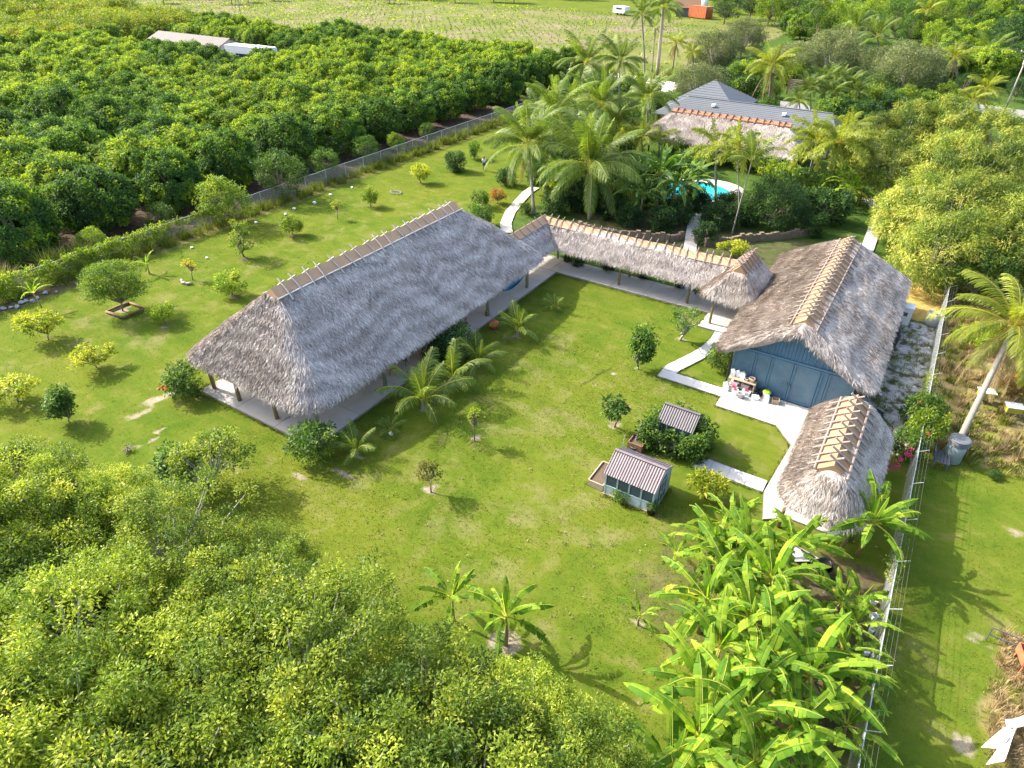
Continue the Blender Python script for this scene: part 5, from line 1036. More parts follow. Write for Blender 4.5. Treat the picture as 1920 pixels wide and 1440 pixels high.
for a, b, c, d in blk: okc &= ~((cl_[:, 0] > a) & (cl_[:, 0] < b) & (cl_[:, 1] > c) & (cl_[:, 1] < d))
cl_ = cl_[okc & (vnoise(cl_[:, 0], cl_[:, 1], 5, 75) > .45)]; g_ = np.random.default_rng(76)
V, T = leaf_cloud(g_, np.c_[cl_, np.full(len(cl_), .02)], g_.uniform(.1, .3, len(cl_)), 14, .09, .05, flat=.15, tint=np.clip(g_.normal(.75, .15, len(cl_)), 0, 1))
tag(stuff(put('lawn_weeds', nmesh('lawn_weeds', V, np.arange(len(V)).reshape(-1, 4), T), 'shrub_leaf')), 'little broad-leaved weeds scattered through the mown lawn', 'weeds')
lt = scatter(1200, -30, 4, 12, 46, 77); okc = np.ones(len(lt), bool)
for a, b, c, d in blk[:6]: okc &= ~((lt[:, 0] > a) & (lt[:, 0] < b) & (lt[:, 1] > c) & (lt[:, 1] < d))
lt = lt[okc]; V, T = leaf_cloud(g_, np.c_[lt, np.full(len(lt), .05)], .06, 2, .12, .06, flat=.2, tint=np.clip(g_.normal(.4, .25, len(lt)), 0, 1))
tag(stuff(put('leaf_litter', nmesh('leaf_litter', V, np.arange(len(V)).reshape(-1, 4), T), 'dry_frond')), 'scattered dry fallen leaves on the courtyard lawn', 'leaf litter')
def rock(label, loc, r, group=None, mat='rock', seed=0, name='stone'):
    rg = random.Random(seed); mb = MB(); n, m = 8, 5; vs = []; fs = []
    for i in range(m):
        ph = math.pi*(i+.5)/m-math.pi/2
        for k in range(n): a = 2*math.pi*k/n; q = r*(1+rg.uniform(-.25, .25)); vs.append((loc[0]+q*math.cos(ph)*math.cos(a)*1.2, loc[1]+q*math.cos(ph)*math.sin(a), .35*r+q*.7*math.sin(ph)))
    for i in range(m-1):
        for k in range(n): fs.append((i*n+k, i*n+(k+1) % n, (i+1)*n+(k+1) % n, (i+1)*n+k))
    fs += [tuple(range(n-1, -1, -1)), tuple(range((m-1)*n, m*n))]; o = mb.add(vs, fs).build(name, mat); return tag(o, label, 'stone', group)
tufts('gravel_grass', 'patchy grass growing through the pale gravel beside the barn', 'grass', scatter(150, .8, 4.1, 37, 55, 81), np.random.default_rng(82).uniform(.08, .3, 150), 30, 'grass_blade', 83, .35, .015)
for k in range(24): g = at(0, 0); rock('small pale stone on the gravel strip between the barn and the fence', (random.uniform(1.3, 4.0), random.uniform(37.5, 54), 0), random.uniform(.05, .13), 'gravel stones', 'white_paint' if k % 3 else 'rock', 90+k)
# field crops
fr_ = np.random.default_rng(31); FX, FYY = np.meshgrid(np.arange(-330, -47, 2.6), np.arange(137, 256, 3.2), indexing='ij'); fx = FX.ravel()+fr_.normal(0, .25, FX.size); fy = FYY.ravel()+fr_.normal(0, .15, FX.size)
keep = (fr_.random(len(fx)) < np.where(vnoise(fx, fy, 25, 3) > .45, .85, .35)); fx, fy = fx[keep], fy[keep]
V, T = leaf_cloud(fr_, np.c_[fx, fy, np.full(len(fx), .35)], .26, 8, .36, .2, tint=np.clip(fr_.normal(.05, .1, len(fx)), 0, 1))
tag(stuff(put('field_crop', nmesh('field_crop', V, np.arange(len(V)).reshape(-1, 4), T), 'dark_leaf')), 'rows of small dark crop plants on the tan open field', 'crop')
V, T = leaf_cloud(fr_, np.c_[np.clip(fr_.normal(-230, 75, 2000), -400, -60), fr_.uniform(136, 262, 2000), np.full(2000, .1)], .9, 7, .7, .4, flat=.15, tint=np.clip(fr_.normal(.6, .2, 2000), 0, 1))
tag(stuff(put('field_weeds', nmesh('field_weeds', V, np.arange(len(V)).reshape(-1, 4), T), 'lime_leaf')), 'bright green weeds streaking the open field', 'weeds')
# ------------------------------------------------------------------ stones, logs, edging
for k in range(11): rock('pale stone in the loose row along the vine-covered fence', (-58.6+random.uniform(-.4, .4), 17.5+k*.36+random.uniform(-.2, .2), 0), random.uniform(.08, .22), 'stones by the vine fence', mat='grey_concrete', seed=k)
for k, (px, py, r) in enumerate(((535, 402, .22), (552, 392, .25), (590, 381, .3), (620, 366, .25), (360, 465, .2), (480, 418, .22), (388, 484, .18), (660, 352, .2))): rock('white stone lying at the foot of the chain-link fence', at(px, py), r*.7, 'white stones at the fence', 'white_paint', 40+k)
rock('round white stone at the foot of the palm seedling', at(733, 814), .14, None, 'white_paint', 70)
def log(parent, a, b, r, mat='brown_timber'): return MB().tube([(*a, r*.7), ((a[0]+b[0])/2, (a[1]+b[1])/2+.05, r*.9), (*b, r*.7)], [r, r*1.1, r*.8], 7).build('log', mat, parent, True)
c = at(232, 583); le = thing('log_edging', 'square of dark logs round the foot of the feathery tree', 'edging', (c[0], c[1], 0))
q = [(c[0]-.9, c[1]-.9), (c[0]+1.1, c[1]-.8), (c[0]+1.2, c[1]+1.0), (c[0]-.8, c[1]+1.0)]
for i in range(4): log(le, q[i], q[(i+1) % 4], .1)
c = at(361, 525); le = thing('log_edging', 'curved pale logs in front of the golden sapling', 'edging', (c[0], c[1], 0))
for i in range(3): a0, a1 = -2.4+i*.6, -1.8+i*.6; log(le, (c[0]+.9*math.cos(a0), c[1]+.9*math.sin(a0)), (c[0]+.9*math.cos(a1), c[1]+.9*math.sin(a1)), .11, 'pale_bark')
c = at(242, 845); le = thing('branch_pile', 'little heap of cut branches on the lawn', 'branches', (c[0], c[1], 0)); rg_ = random.Random(4)
for i in range(7):
    a = rg_.uniform(-.5, 2.4); l = rg_.uniform(.5, 1.0); MB().tube([(c[0]-l/2*math.cos(a), c[1]-l/2*math.sin(a), .05), (c[0], c[1], .15+.03*i), (c[0]+l/2*math.cos(a), c[1]+l/2*math.sin(a), .2)], [.03, .03, .012], 5).build('branch', 'bark', le)
c = at(742, 362); le = thing('twig_heap', 'ring of pale twigs on the far lawn', 'twigs', (c[0], c[1], 0))
for i in range(10): a = i*.63; MB().tube([(c[0]+.7*math.cos(a), c[1]+.5*math.sin(a), .04), (c[0]+.75*math.cos(a+.5), c[1]+.5*math.sin(a+.5), .16), (c[0]+.6*math.cos(a+.9), c[1]+.45*math.sin(a+.9), .05)], .045, 5).build('twig', 'pale_bark', le)
# low wall of upright stones behind the walkway
wl = thing('retaining_wall', 'low wall of upright brown stones below the palm garden', 'wall', (-22, 57, 0)); rg_ = random.Random(8)
cl = line((1060, 425), (1130, 440), (1200, 448), (1255, 452), (1280, 448)); cl2 = line((1320, 462), (1400, 452), (1480, 446), (1530, 440))
for cc in (cl, cl2):
    for a, b in zip(cc, cc[1:]):
        L = math.hypot(b[0]-a[0], b[1]-a[1]); n = max(1, int(L/.42)); rz = math.atan2(b[1]-a[1], b[0]-a[0])
        for i in range(n):
            u = (i+.5)/n; h = rg_.uniform(.6, .95); MB().box((a[0]+(b[0]-a[0])*u, a[1]+(b[1]-a[1])*u, h/2-.05), (L/n*.92, .3, h), rz+rg_.uniform(-.08, .08)).build('stone', 'brown_stone', wl)
# pool railing
rl = thing('pool_railing', 'short white railing at the top of the stair path by the pool', 'railing', (-19.4, 70, 0)); a, b = at(1300, 395), at(1340, 392)
for i in range(15): p = a+(b-a)*i/14; MB().tube([(p[0], p[1], 0), (p[0], p[1], 1.1)], .022, 5).build('baluster', 'white_paint', rl)
for z in (.15, 1.1): MB().tube([(*a[:2], z), (*b[:2], z)], .03, 5).build('rail', 'white_paint', rl)
# garden gate at the drive
gp = at(1487, 178); gt = thing('wooden_gate', 'tall slatted wooden gate at the end of the driveway', 'gate', (gp[0], gp[1], 0))
for sx in (-1.2, 1.2): MB().box((gp[0]+sx*1.05, gp[1], 1.5), (.2, .2, 3.0)).build('gate_post', 'brown_timber', gt)
for i in range(9): MB().box((gp[0], gp[1], .35+i*.28), (2.4, .06, .16)).build('slat', 'timber', gt)
# hose on the lawn
tag(MB().tube([(*at(1088, 722)[:2], .03), (*at(1105, 714)[:2], .035), (*at(1125, 700)[:2], .03), (*at(1146, 690)[:2], .03)], .016, 5).build('garden_hose', 'rubber'), 'dark hose lying across the courtyard lawn', 'hose')
# ------------------------------------------------------------------ pavilion furniture
def chair(label, loc, rz, group=None, mat='red_timber'):
    e = thing('wooden_chair', label, 'chair', (loc[0], loc[1], SL), rz, group)
    for i in range(4): MB().box((0, -.2+i*.13, .43), (.5, .11, .03)).build_local('seat_slat', mat, e, False)
    for sx in (-.22, .22):
        MB().box((sx, -.22, .21), (.05, .05, .42)).build_local('leg', mat, e, False); MB().bar((sx, .22, 0), (sx, .32, .95), .05, .05).build_local('leg', mat, e, False)
        MB().box((sx*1.1, 0, .62), (.06, .52, .03)).build_local('armrest', mat, e, False)
    for i in range(5): MB().box((0, .27+.02*i, .5+i*.1), (.46, .025, .06)).build_local('back_slat', mat, e, False)
chair('wooden slatted chair at the terrace edge by the tallest young palm', at(738, 700, SL), 2.2); chair('red-brown wooden chair under the eave beside the dark bush', at(772, 668, SL), 1.2); chair('wooden chair under the eave between dark bush and red ball', at(868, 603, SL), .4)
tb = at(752, 682, SL); e = thing('low_table', 'dark low table beside the slatted terrace chair', 'table', (tb[0], tb[1], SL), .5)
MB().box((0, 0, .45), (.9, .6, .05)).build_local('top', 'grey_timber', e, False)
for sx in (-.38, .38):
    for sy in (-.23, .23): MB().box((sx, sy, .21), (.05, .05, .42)).build_local('leg', 'grey_timber', e, False)
hm = thing('hammock', 'blue hammock slung from a pavilion post', 'hammock', (-26.6, 41.5, SL)); n = 12; vs = []; fs = []
for i in range(n+1):
    u = i/n; x = -25.9-1.3*u; y = 43.2-3.4*u; z = 1.75-1.25*math.sin(math.pi*u*.88)-.15*u; w_ = .5*math.sin(math.pi*u)**.6+.04
    for k in range(5): v_ = (k-2)/2; vs.append((x+v_*w_*.8, y+v_*w_*.35, z+abs(v_)**2*w_*.55))
for i in range(n):
    for k in range(4): fs.append((i*5+k, i*5+k+1, i*5+k+6, i*5+k+5))
MB().add(vs, fs).build('hammock_cloth', 'blue_cloth', hm, True); MB().tube([(-25.9, 43.2, 1.9), (-25.85, 43.3, 2.3)], .02, 5).build('rope', 'white_paint', hm)
sp_ = at(912, 592, SL); e = thing('stub_post', 'short dark log stool beside a pavilion post', 'stool', (sp_[0], sp_[1], SL)); MB().lathe([(.1, 0), (.11, .1), (.1, .4), (.02, .42)], (0, 0, 0), 10).build_local('log', 'brown_timber', e); MB().lathe([(.12, .42), (.12, .45)], (0, 0, 0), 10).build_local('top', 'timber', e)
bl_ = at(927, 616); e = thing('red_ball', 'red ball on the grass at the terrace edge', 'ball', (bl_[0], bl_[1], 0)); mb = MB(); prof = [(.38*math.sin(math.pi*i/12)+.002, .38-.38*math.cos(math.pi*i/12)) for i in range(13)]; MB().lathe(prof, (0, 0, 0), 20).build_local('shell', 'red_ball', e); MB().lathe([(.05, .755), (.04, .79), (.01, .8)], (0, 0, 0), 8).build_local('plug', 'dark_grey_plastic', e)
# ------------------------------------------------------------------ potting table and clutter at the barn
AP = .07
pt_ = thing('potting_table', 'brown wooden potting table against the blue barn', 'table', (-6.1, 38.15, AP))
for i in range(4): MB().box((0, -.24+i*.16, .86), (1.75, .15, .04)).build_local('plank', 'timber' if i < 3 else 'red_timber', pt_, False)
for sx in (-.82, .82):
    for sy in (-.25, .25): MB().box((sx, sy, .42), (.08, .08, .84)).build_local('leg', 'timber', pt_, False)
MB().box((0, .0, .3), (1.6, .5, .03)).build_local('shelf', 'timber', pt_, False)
def jug(label, loc, s=1.0, rz=0., lidc='white_plastic', body='white_plastic'):
    e = thing('plastic_jug', label, 'jug', loc, rz, None, s); mb = MB(); n = 4
    mb.add([(-.11, -.08, 0), (.11, -.08, 0), (.11, .08, 0), (-.11, .08, 0), (-.12, -.09, .24), (.12, -.09, .24), (.12, .09, .24), (-.12, .09, .24), (-.04, -.05, .36), (.05, -.05, .36), (.05, .05, .36), (-.04, .05, .36)], [(3, 2, 1, 0), (0, 1, 5, 4), (1, 2, 6, 5), (2, 3, 7, 6), (3, 0, 4, 7), (4, 5, 9, 8), (5, 6, 10, 9), (6, 7, 11, 10), (7, 4, 8, 11), (8, 9, 10, 11)]); mb.build_local('body', body, e, False)
    MB().lathe([(.04, .36), (.04, .41), (.01, .42)], (0, 0, 0), 8).build_local('cap', lidc, e); MB().tube([(-.1, 0, .26), (-.13, 0, .34), (-.05, 0, .37)], .018, 5).build_local('handle', body, e)
def tub(label, loc, r, h, mat, lid=None, s=1.0, name='bucket', cat='bucket', hollow=True, soil=None):
    e = thing(name, label, cat, loc, 0, None, s)
    MB().lathe([(r*.78, 0), (r*.95, h*.9), (r*1.06, h*.9), (r*1.06, h), (r*.92, h), (r*.74, h*.12), (.01, h*.12)] if hollow else [(r*.8, 0), (r*.95, h), (.01, h)], (0, 0, 0), 16).build_local('body', mat, e)
    MB().tube([(-r, 0, h*.85), (-r*.6, 0, h*1.25), (r*.6, 0, h*1.25), (r, 0, h*.85)], .012, 5).build_local('handle', 'galvanised', e) if name == 'bucket' else None
    if soil: MB().lathe([(r*.9, h*.8), (r*.9, h*.82), (.01, h*.84)], (0, 0, 0), 14).build_local('soil', soil, e)
    if lid: MB().lathe([(r*1.08, h), (r*1.08, h+.05), (r*.5, h+.09), (.01, h+.09)], (0, 0, 0), 14).build_local('lid', lid, e)
    return e
jug('tall white jug at the left end of the potting table', (-6.8, 38.2, AP+.88), 1.25, .1); jug('white jug with a narrow neck second on the potting table', (-6.5, 38.28, AP+.88), 1.2, .3); jug('white jug with a green label on the potting table', (-6.15, 38.2, AP+.88), 1.3, -.1, 'lime_plastic')
e = tub('cream glazed bowl pot with terracotta inside on the potting table', (-5.55, 38.18, AP+.88), .2, .26, 'cream_glaze', name='bowl_pot', cat='pot', soil='terracotta'); tub('little cream pot between the jugs and the bowl pot', (-5.85, 38.12, AP+.88), .13, .16, 'cream_glaze', name='small_pot', cat='pot', soil='soil')
def bin_box(label, loc, d, body, lid, rz=0):
    e = thing('storage_box', label, 'box', loc, rz); x, y, z = d
    MB().add([(-x*.44, -y*.44, 0), (x*.44, -y*.44, 0), (x*.44, y*.44, 0), (-x*.44, y*.44, 0), (-x/2, -y/2, z), (x/2, -y/2, z), (x/2, y/2, z), (-x/2, y/2, z)], [(3, 2, 1, 0), (4, 5, 6, 7), (0, 1, 5, 4), (1, 2, 6, 5), (2, 3, 7, 6), (3, 0, 4, 7)]).build_local('body', body, e, False)
    MB().box((0, 0, z+.03), (x*1.06, y*1.06, .06)).build_local('lid', body, e, False); MB().box((.0, 0, z+.085), (x*.45, y*.7, .05)).build_local('handle', lid, e, False)
bin_box('grey box with a red handle on the table shelf, left one', (-6.55, 38.1, AP+.32), (.46, .34, .22), 'white_plastic', 'red_plastic'); bin_box('grey box with a red handle on the table shelf, right one', (-5.85, 38.12, AP+.32), (.5, .34, .22), 'grey_plastic', 'red_plastic')
bin_box('red-topped box on the apron under the left of the potting table', (-6.5, 37.78, AP), (.5, .32, .26), 'grey_plastic', 'red_plastic'); bin_box('red-topped white box on the apron under the right of the potting table', (-5.65, 37.8, AP), (.52, .34, .26), 'white_plastic', 'red_plastic'); bin_box('small red-handled box in front of the potting table leg', (-6.3, 37.45, AP), (.38, .3, .3), 'white_plastic', 'red_plastic', .2)
jug('big square white jug standing on the apron by the potting table', (-6.95, 37.6, AP), 1.6, .1); tub('grey bucket in front of the potting table', (-5.85, 37.3, AP), .24, .36, 'grey_plastic')
bin_box('low white box on the apron right of the potting table', (-5.0, 37.65, AP), (.42, .34, .16), 'white_plastic', 'white_plastic', .3)
tub('bucket with a bright lime-green basket on top', (-4.45, 38.1, AP), .24, .5, 'white_plastic', 'lime_plastic', name='basket_bucket'); jug('slim white jug in front of the lime-topped bucket', (-4.25, 37.75, AP), 1.3, 1.5); tub('dark pot behind the potting table leg', (-4.85, 38.25, AP), .2, .4, 'black_plastic', name='dark_pot', cat='pot')
e = thing('wooden_crate', 'small open wooden crate leaning near the barn door', 'crate', (-3.8, 37.95, AP), .2)
for sx in (-.22, .22): MB().box((sx, 0, .16), (.03, .4, .3)).build_local('side', 'timber', e, False)
for sy in (-.2, .2): MB().box((0, sy, .16), (.41, .03, .3)).build_local('side', 'timber', e, False)
MB().box((0, 0, .03), (.41, .37, .03)).build_local('bottom', 'brown_timber', e, False)
# right side of the barn
tub('white barrel at the barn corner beside the gravel strip', (1.05, 37.6, 0), .24, .6, 'white_plastic', name='barrel', cat='barrel'); tub('black pot beside the white barrel', (.65, 38.1, 0), .3, .4, 'black_plastic', name='black_pot', cat='pot'); tub('dark bucket behind the white barrel', (1.5, 38.5, 0), .28, .45, 'dark_grey_plastic', name='dark_bucket', cat='bucket')
e = thing('hose_coil', 'coil of black hose on the gravel beside the barn', 'hose', (1.9, 40.2, 0)); MB().tube([(.42*math.cos(i*.5), .42*math.sin(i*.5), .03+.006*i) for i in range(38)], .03, 5).build_local('coil', 'rubber', e); MB().tube([(.42, 0, .03), (1.2, -1.0, .03), (.5, -3, .03), (1.4, -5, .03)], .03, 5).build_local('tail', 'rubber', e)
e = thing('utility_cabinet', 'white utility cabinet on the ground behind the barn eave', 'cabinet', (1.75, 54.5, 0)); MB().box((0, 0, .7), (1.1, .9, 1.4)).build_local('body', 'white_paint', e, False); MB().box((0, 0, 1.43), (1.2, 1.0, .06)).build_local('top', 'white_paint', e, False); MB().box((.1, -.47, .9), (.3, .03, .3)).build_local('grille', 'dark_grey_plastic', e, False)
e = thing('louvre_panel', 'dark wooden louvre panels leaning under the barn eave', 'panel', (1.5, 49.5, 0), .1)
for i in range(9): MB().box((.12+.02*i, 0, .2+.18*i), (.05, 2.2, .13), 0).build_local('slat', 'grey_timber', e, False)
for sy in (-1.1, 1.1): MB().bar((.1, sy, 0), (.3, sy, 1.8), .07, .07).build_local('stile', 'grey_timber', e, False)
def ring(label, loc, r, h, mat, soil=True):
    e = thing('ring_planter', label, 'planter', loc); MB().lathe([(r*.96, 0), (r, .05), (r*.98, h*.5), (r, h), (r*.8, h), (r*.78, h*.75), (.01, h*.75)], (0, 0, 0), 18).build_local('ring', mat, e)
    MB().lathe([(r*.79, h*.7), (r*.79, h*.8), (.01, h*.82)], (0, 0, 0), 14).build_local('soil', 'soil', e); return e
ring('concrete ring planter by the fence behind the barn', (*at(1746, 608)[:2], 0), .55, 1.0, 'grey_concrete')
# greenhouse pots and black tubs
e = tub('black pot with a little plant at the corner of the pinkish-roofed shed', (*at(1220, 962)[:2], 0), .26, .42, 'black_plastic', name='plant_pot', cat='pot', soil='soil'); put('seedling', SH[0]['crown'], None, e, (0, 0, .35), None, .32)
tub('small blue-black pot beside the brown planter box', (*at(1188, 845)[:2], 0), .2, .34, 'dark_grey_plastic', name='plant_pot', cat='pot', soil='soil')
tub('big black plastic tub on the soil behind the bananas', (*at(1538, 1075)[:2], 0), .45, .5, 'black_plastic', name='black_tub', cat='tub'); tub('smaller black tub standing inside the big one', (*at(1541, 1070)[:2], .07), .3, .52, 'black_plastic', name='inner_tub', cat='tub')
for k, (px, py, s) in enumerate(((1637, 1130, .28), (1636, 1160, .3), (1632, 1185, .26), (1620, 1225, .3))): bin_box('white plastic box lying along the foot of the wire fence', (*at(px, py)[:2], 0), (.5*s*2, .4*s*2, .35*s*2), 'white_plastic', 'grey_plastic', k*.7); 
for o in [o for o in C.objects if o.get('label') == 'white plastic box lying along the foot of the wire fence']: o['group'] = 'white boxes at the fence'
for k, (px, py) in enumerate(((1188, 838), (1160, 858))):
    p = at(px, py); tag(MB().tube([(p[0], p[1], 0), (p[0]+.15, p[1]+.2, 1.6)], .02, 5).build('garden_stake', 'galvanised'), ('thin leaning stake beside the brown planter box', 'thin stake behind the pinkish-roofed shed')[k], 'stake')
tp_ = [(-1.6, 26.0), (.2, 25.2), (1.1, 26.2), (.2, 27.1)]
o = MB().add([(x, y, .09+.05*random.random()) for x, y in [(-.3, 25.6), (.4, 25.2), (1.0, 25.6), (1.5, 25.2), (1.4, 26.0), (.6, 26.2), (-.2, 26.3)]], [(0, 1, 2, 3, 4, 5, 6)]).build('tarp', 'grey_plastic'); tag(o, 'crumpled grey tarp on the ground at the front of the small shelter', 'tarp')
md = o.modifiers.new('thick', 'SOLIDIFY'); md.thickness = .02
# ------------------------------------------------------------------ neighbour's yard
pb = at(1782, 862); e = thing('metal_tank', 'dented pale metal tank with a dark ribbed collar holding the leaning palm', 'tank', (pb[0], pb[1], 0), 0)
MB().lathe([(.48, 0), (.5, .05), (.49, .6), (.5, 1.2), (.46, 1.22), (.01, 1.24)], (0, 0, 0), 18).build_local('body', 'teal_metal', e)
for i in range(4): MB().lathe([(.52, 1.2+i*.1), (.56, 1.25+i*.1), (.52, 1.29+i*.1), (.4, 1.29+i*.1), (.01, 1.28+i*.1)], (0, 0, 0), 18).build_local('collar_rib', 'dark_grey_plastic', e)
be = at(1762, 868); e = thing('garden_bench', 'dark grey wooden bench beside the metal tank', 'bench', (be[0], be[1], 0), 1.6)
for i in range(5): MB().box((0, -.3+i*.16, .45), (1.3, .13, .04)).build_local('seat_slat', 'grey_timber', e, False)
for i in range(4): MB().box((0, .42+.04*i, .6+i*.15), (1.3, .03, .12)).build_local('back_slat', 'grey_timber', e, False)
for sx in (-.6, .6):
    MB().box((sx, -.3, .22), (.07, .07, .44)).build_local('leg', 'grey_timber', e, False); MB().bar((sx, .36, 0), (sx, .55, 1.12), .07, .07).build_local('leg', 'grey_timber', e, False)
for k, (px, py, lab) in enumerate(((1842, 752, 'yellow hive box with a white lid nearest the fence'), (1893, 780, 'yellow hive box with a white lid below the orange shrub'))):
    h = at(px, py); e = thing('hive_box', lab, 'hive', (h[0], h[1], 0), .3, None, .78); MB().box((0, 0, .75), (1.1, .7, .5)).build_local('body', 'yellow_box', e, False); MB().box((0, 0, 1.03), (1.25, .85, .07)).build_local('lid', 'white_paint', e, False); MB().box((0, 0, .46), (1.15, .75, .05)).build_local('floor', 'grey_timber', e, False)
    for sx in (-.45, .45):
        for sy in (-.28, .28): MB().box((sx, sy, .22), (.08, .08, .44)).build_local('leg', 'grey_timber', e, False)
pl(ORNG, 1895, 752, 700, 'orange-yellow shrub above the second hive box', 'orange_shrub', 'shrub', wide=1.0)
pl(LM[0], 1835, 660, 610, 'yellow-green bush in the dry weeds by the fence', 'weed_bush', 'bush', wide=1.4); pl(SH[0], 1860, 900, 880, 'low green weed bush below the metal tank', 'weed_bush', 'bush', wide=1.5); pl(LM[1], 1800, 640, 610, 'small yellowish weed bush against the wire fence', 'weed_bush', 'bush', wide=1.2)
def car(label, loc, rz, col):
    e = thing('parked_car', label, 'car', loc, rz); prof = [(-2.2, .35), (-2.25, .75), (-1.9, .92), (-1.2, 1.0), (-.6, 1.42), (.7, 1.45), (1.35, 1.0), (2.1, .85), (2.25, .55), (2.2, .35)]; n = len(prof)
    vs = [(x, -.85+(.12 if z > 1.2 else 0), z) for x, z in prof]+[(x, .85-(.12 if z > 1.2 else 0), z) for x, z in prof]
    MB().add(vs, [tuple(range(n)), tuple(range(2*n-1, n-1, -1))]+[(i, n+i, n+(i+1) % n, (i+1) % n) for i in range(n)]).build_local('body', col, e, False)
    for sy in (-.78, .78): MB().box((.05, sy, 1.2), (1.5, .06, .32)).build_local('side_window', 'glass', e, False)
    MB().bar((.78, 0, 1.44), (1.3, 0, 1.06), 1.35, .03).build_local('windscreen', 'glass', e, False); MB().bar((-.68, 0, 1.41), (-1.15, 0, 1.06), 1.35, .03).build_local('rear_window', 'glass', e, False)
    for x in (-1.4, 1.4):
        for sy in (-.8, .8):
            w_ = MB().tube([(x, sy-.1, .32), (x, sy+.1, .32)], .32, 14).build_local('wheel', 'rubber', e); MB().tube([(x, sy-.11, .32), (x, sy+.11, .32)], .19, 10).build_local('rim', 'galvanised', w_)
    for sy in (-.6, .6): MB().box((2.22, sy, .66), (.06, .3, .14)).build_local('headlight', 'white_plastic', e, False)
car('silver parked car behind the leaning palm', (10.1, 66.5, 0), 1.2, 'car_paint')
tr_ = at(1912, 1245); e = thing('rusty_trough', 'rusty red metal trough in the straw', 'trough', (tr_[0]+.5, tr_[1], 0), .25)
MB().box((0, 0, .55), (1.5, .9, .05)).build_local('floor', 'rust', e, False)
for sy in (-.45, .45): MB().box((0, sy, .72), (1.5, .04, .4)).build_local('side', 'rust', e, False)
for sx in (-.75, .75): MB().box((sx, 0, .72), (.04, .86, .4)).build_local('end', 'rust', e, False)
for sx in (-.65, .65):
    for sy in (-.38, .38): MB().box((sx, sy, .26), (.06, .06, .52)).build_local('leg', 'rust', e, False)
fa, fb = at(1848, 1200), at(1872, 1215); e = thing('steel_stand', 'thin dark metal frame standing at the lawn edge', 'frame', (fa[0], fa[1], 0))
fa2 = (fa[0], fa[1]+.0); 
for p, q in (((fa[0], fa[1], 0), (fa[0], fa[1]+.1, .75)), ((fa[0]+1.0, fa[1], 0), (fa[0]+1.0, fa[1]+.1, .75)), ((fa[0], fa[1]+.1, .75), (fa[0]+1.0, fa[1]+.1, .75)), ((fa[0], fa[1]+.05, .35), (fa[0]+1.0, fa[1]+.05, .35))): MB().bar(p, q, .04, .04).build('frame_bar', 'grey_timber', e)
for k, (p, lab) in enumerate((([(1845, 1395), (1885, 1360), (1905, 1365), (1880, 1400)], 'bent white metal sheet lying highest on the straw'), ([(1852, 1430), (1895, 1370), (1908, 1362), (1885, 1425)], 'narrow white metal sheet folded beside the upper one'), ([(1888, 1345), (1935, 1335), (1940, 1355), (1890, 1362)], 'rust-streaked white sheet on top of the pile'))):
    z0 = .45+.1*k; vs = []; cs = [at(*q, z0) for q in p]; n = 8
    for i in range(n+1):
        u = i/n; a = cs[0]*(1-u)+cs[1]*u; b = cs[3]*(1-u)+cs[2]*u
        for v_ in (0, .5, 1): vs.append((*(a*(1-v_)+b*v_)[:2], z0-.25*(1-u)+.12*math.sin(u*5+k)+.06*v_))
    fs = [(i*3+j, i*3+j+1, i*3+j+4, i*3+j+3) for i in range(n) for j in range(2)]
    o = MB().add(vs, fs).build('metal_sheet', 'old_white_sheet'); tag(o, lab, 'metal sheet'); o.modifiers.new('thick', 'SOLIDIFY').thickness = .02
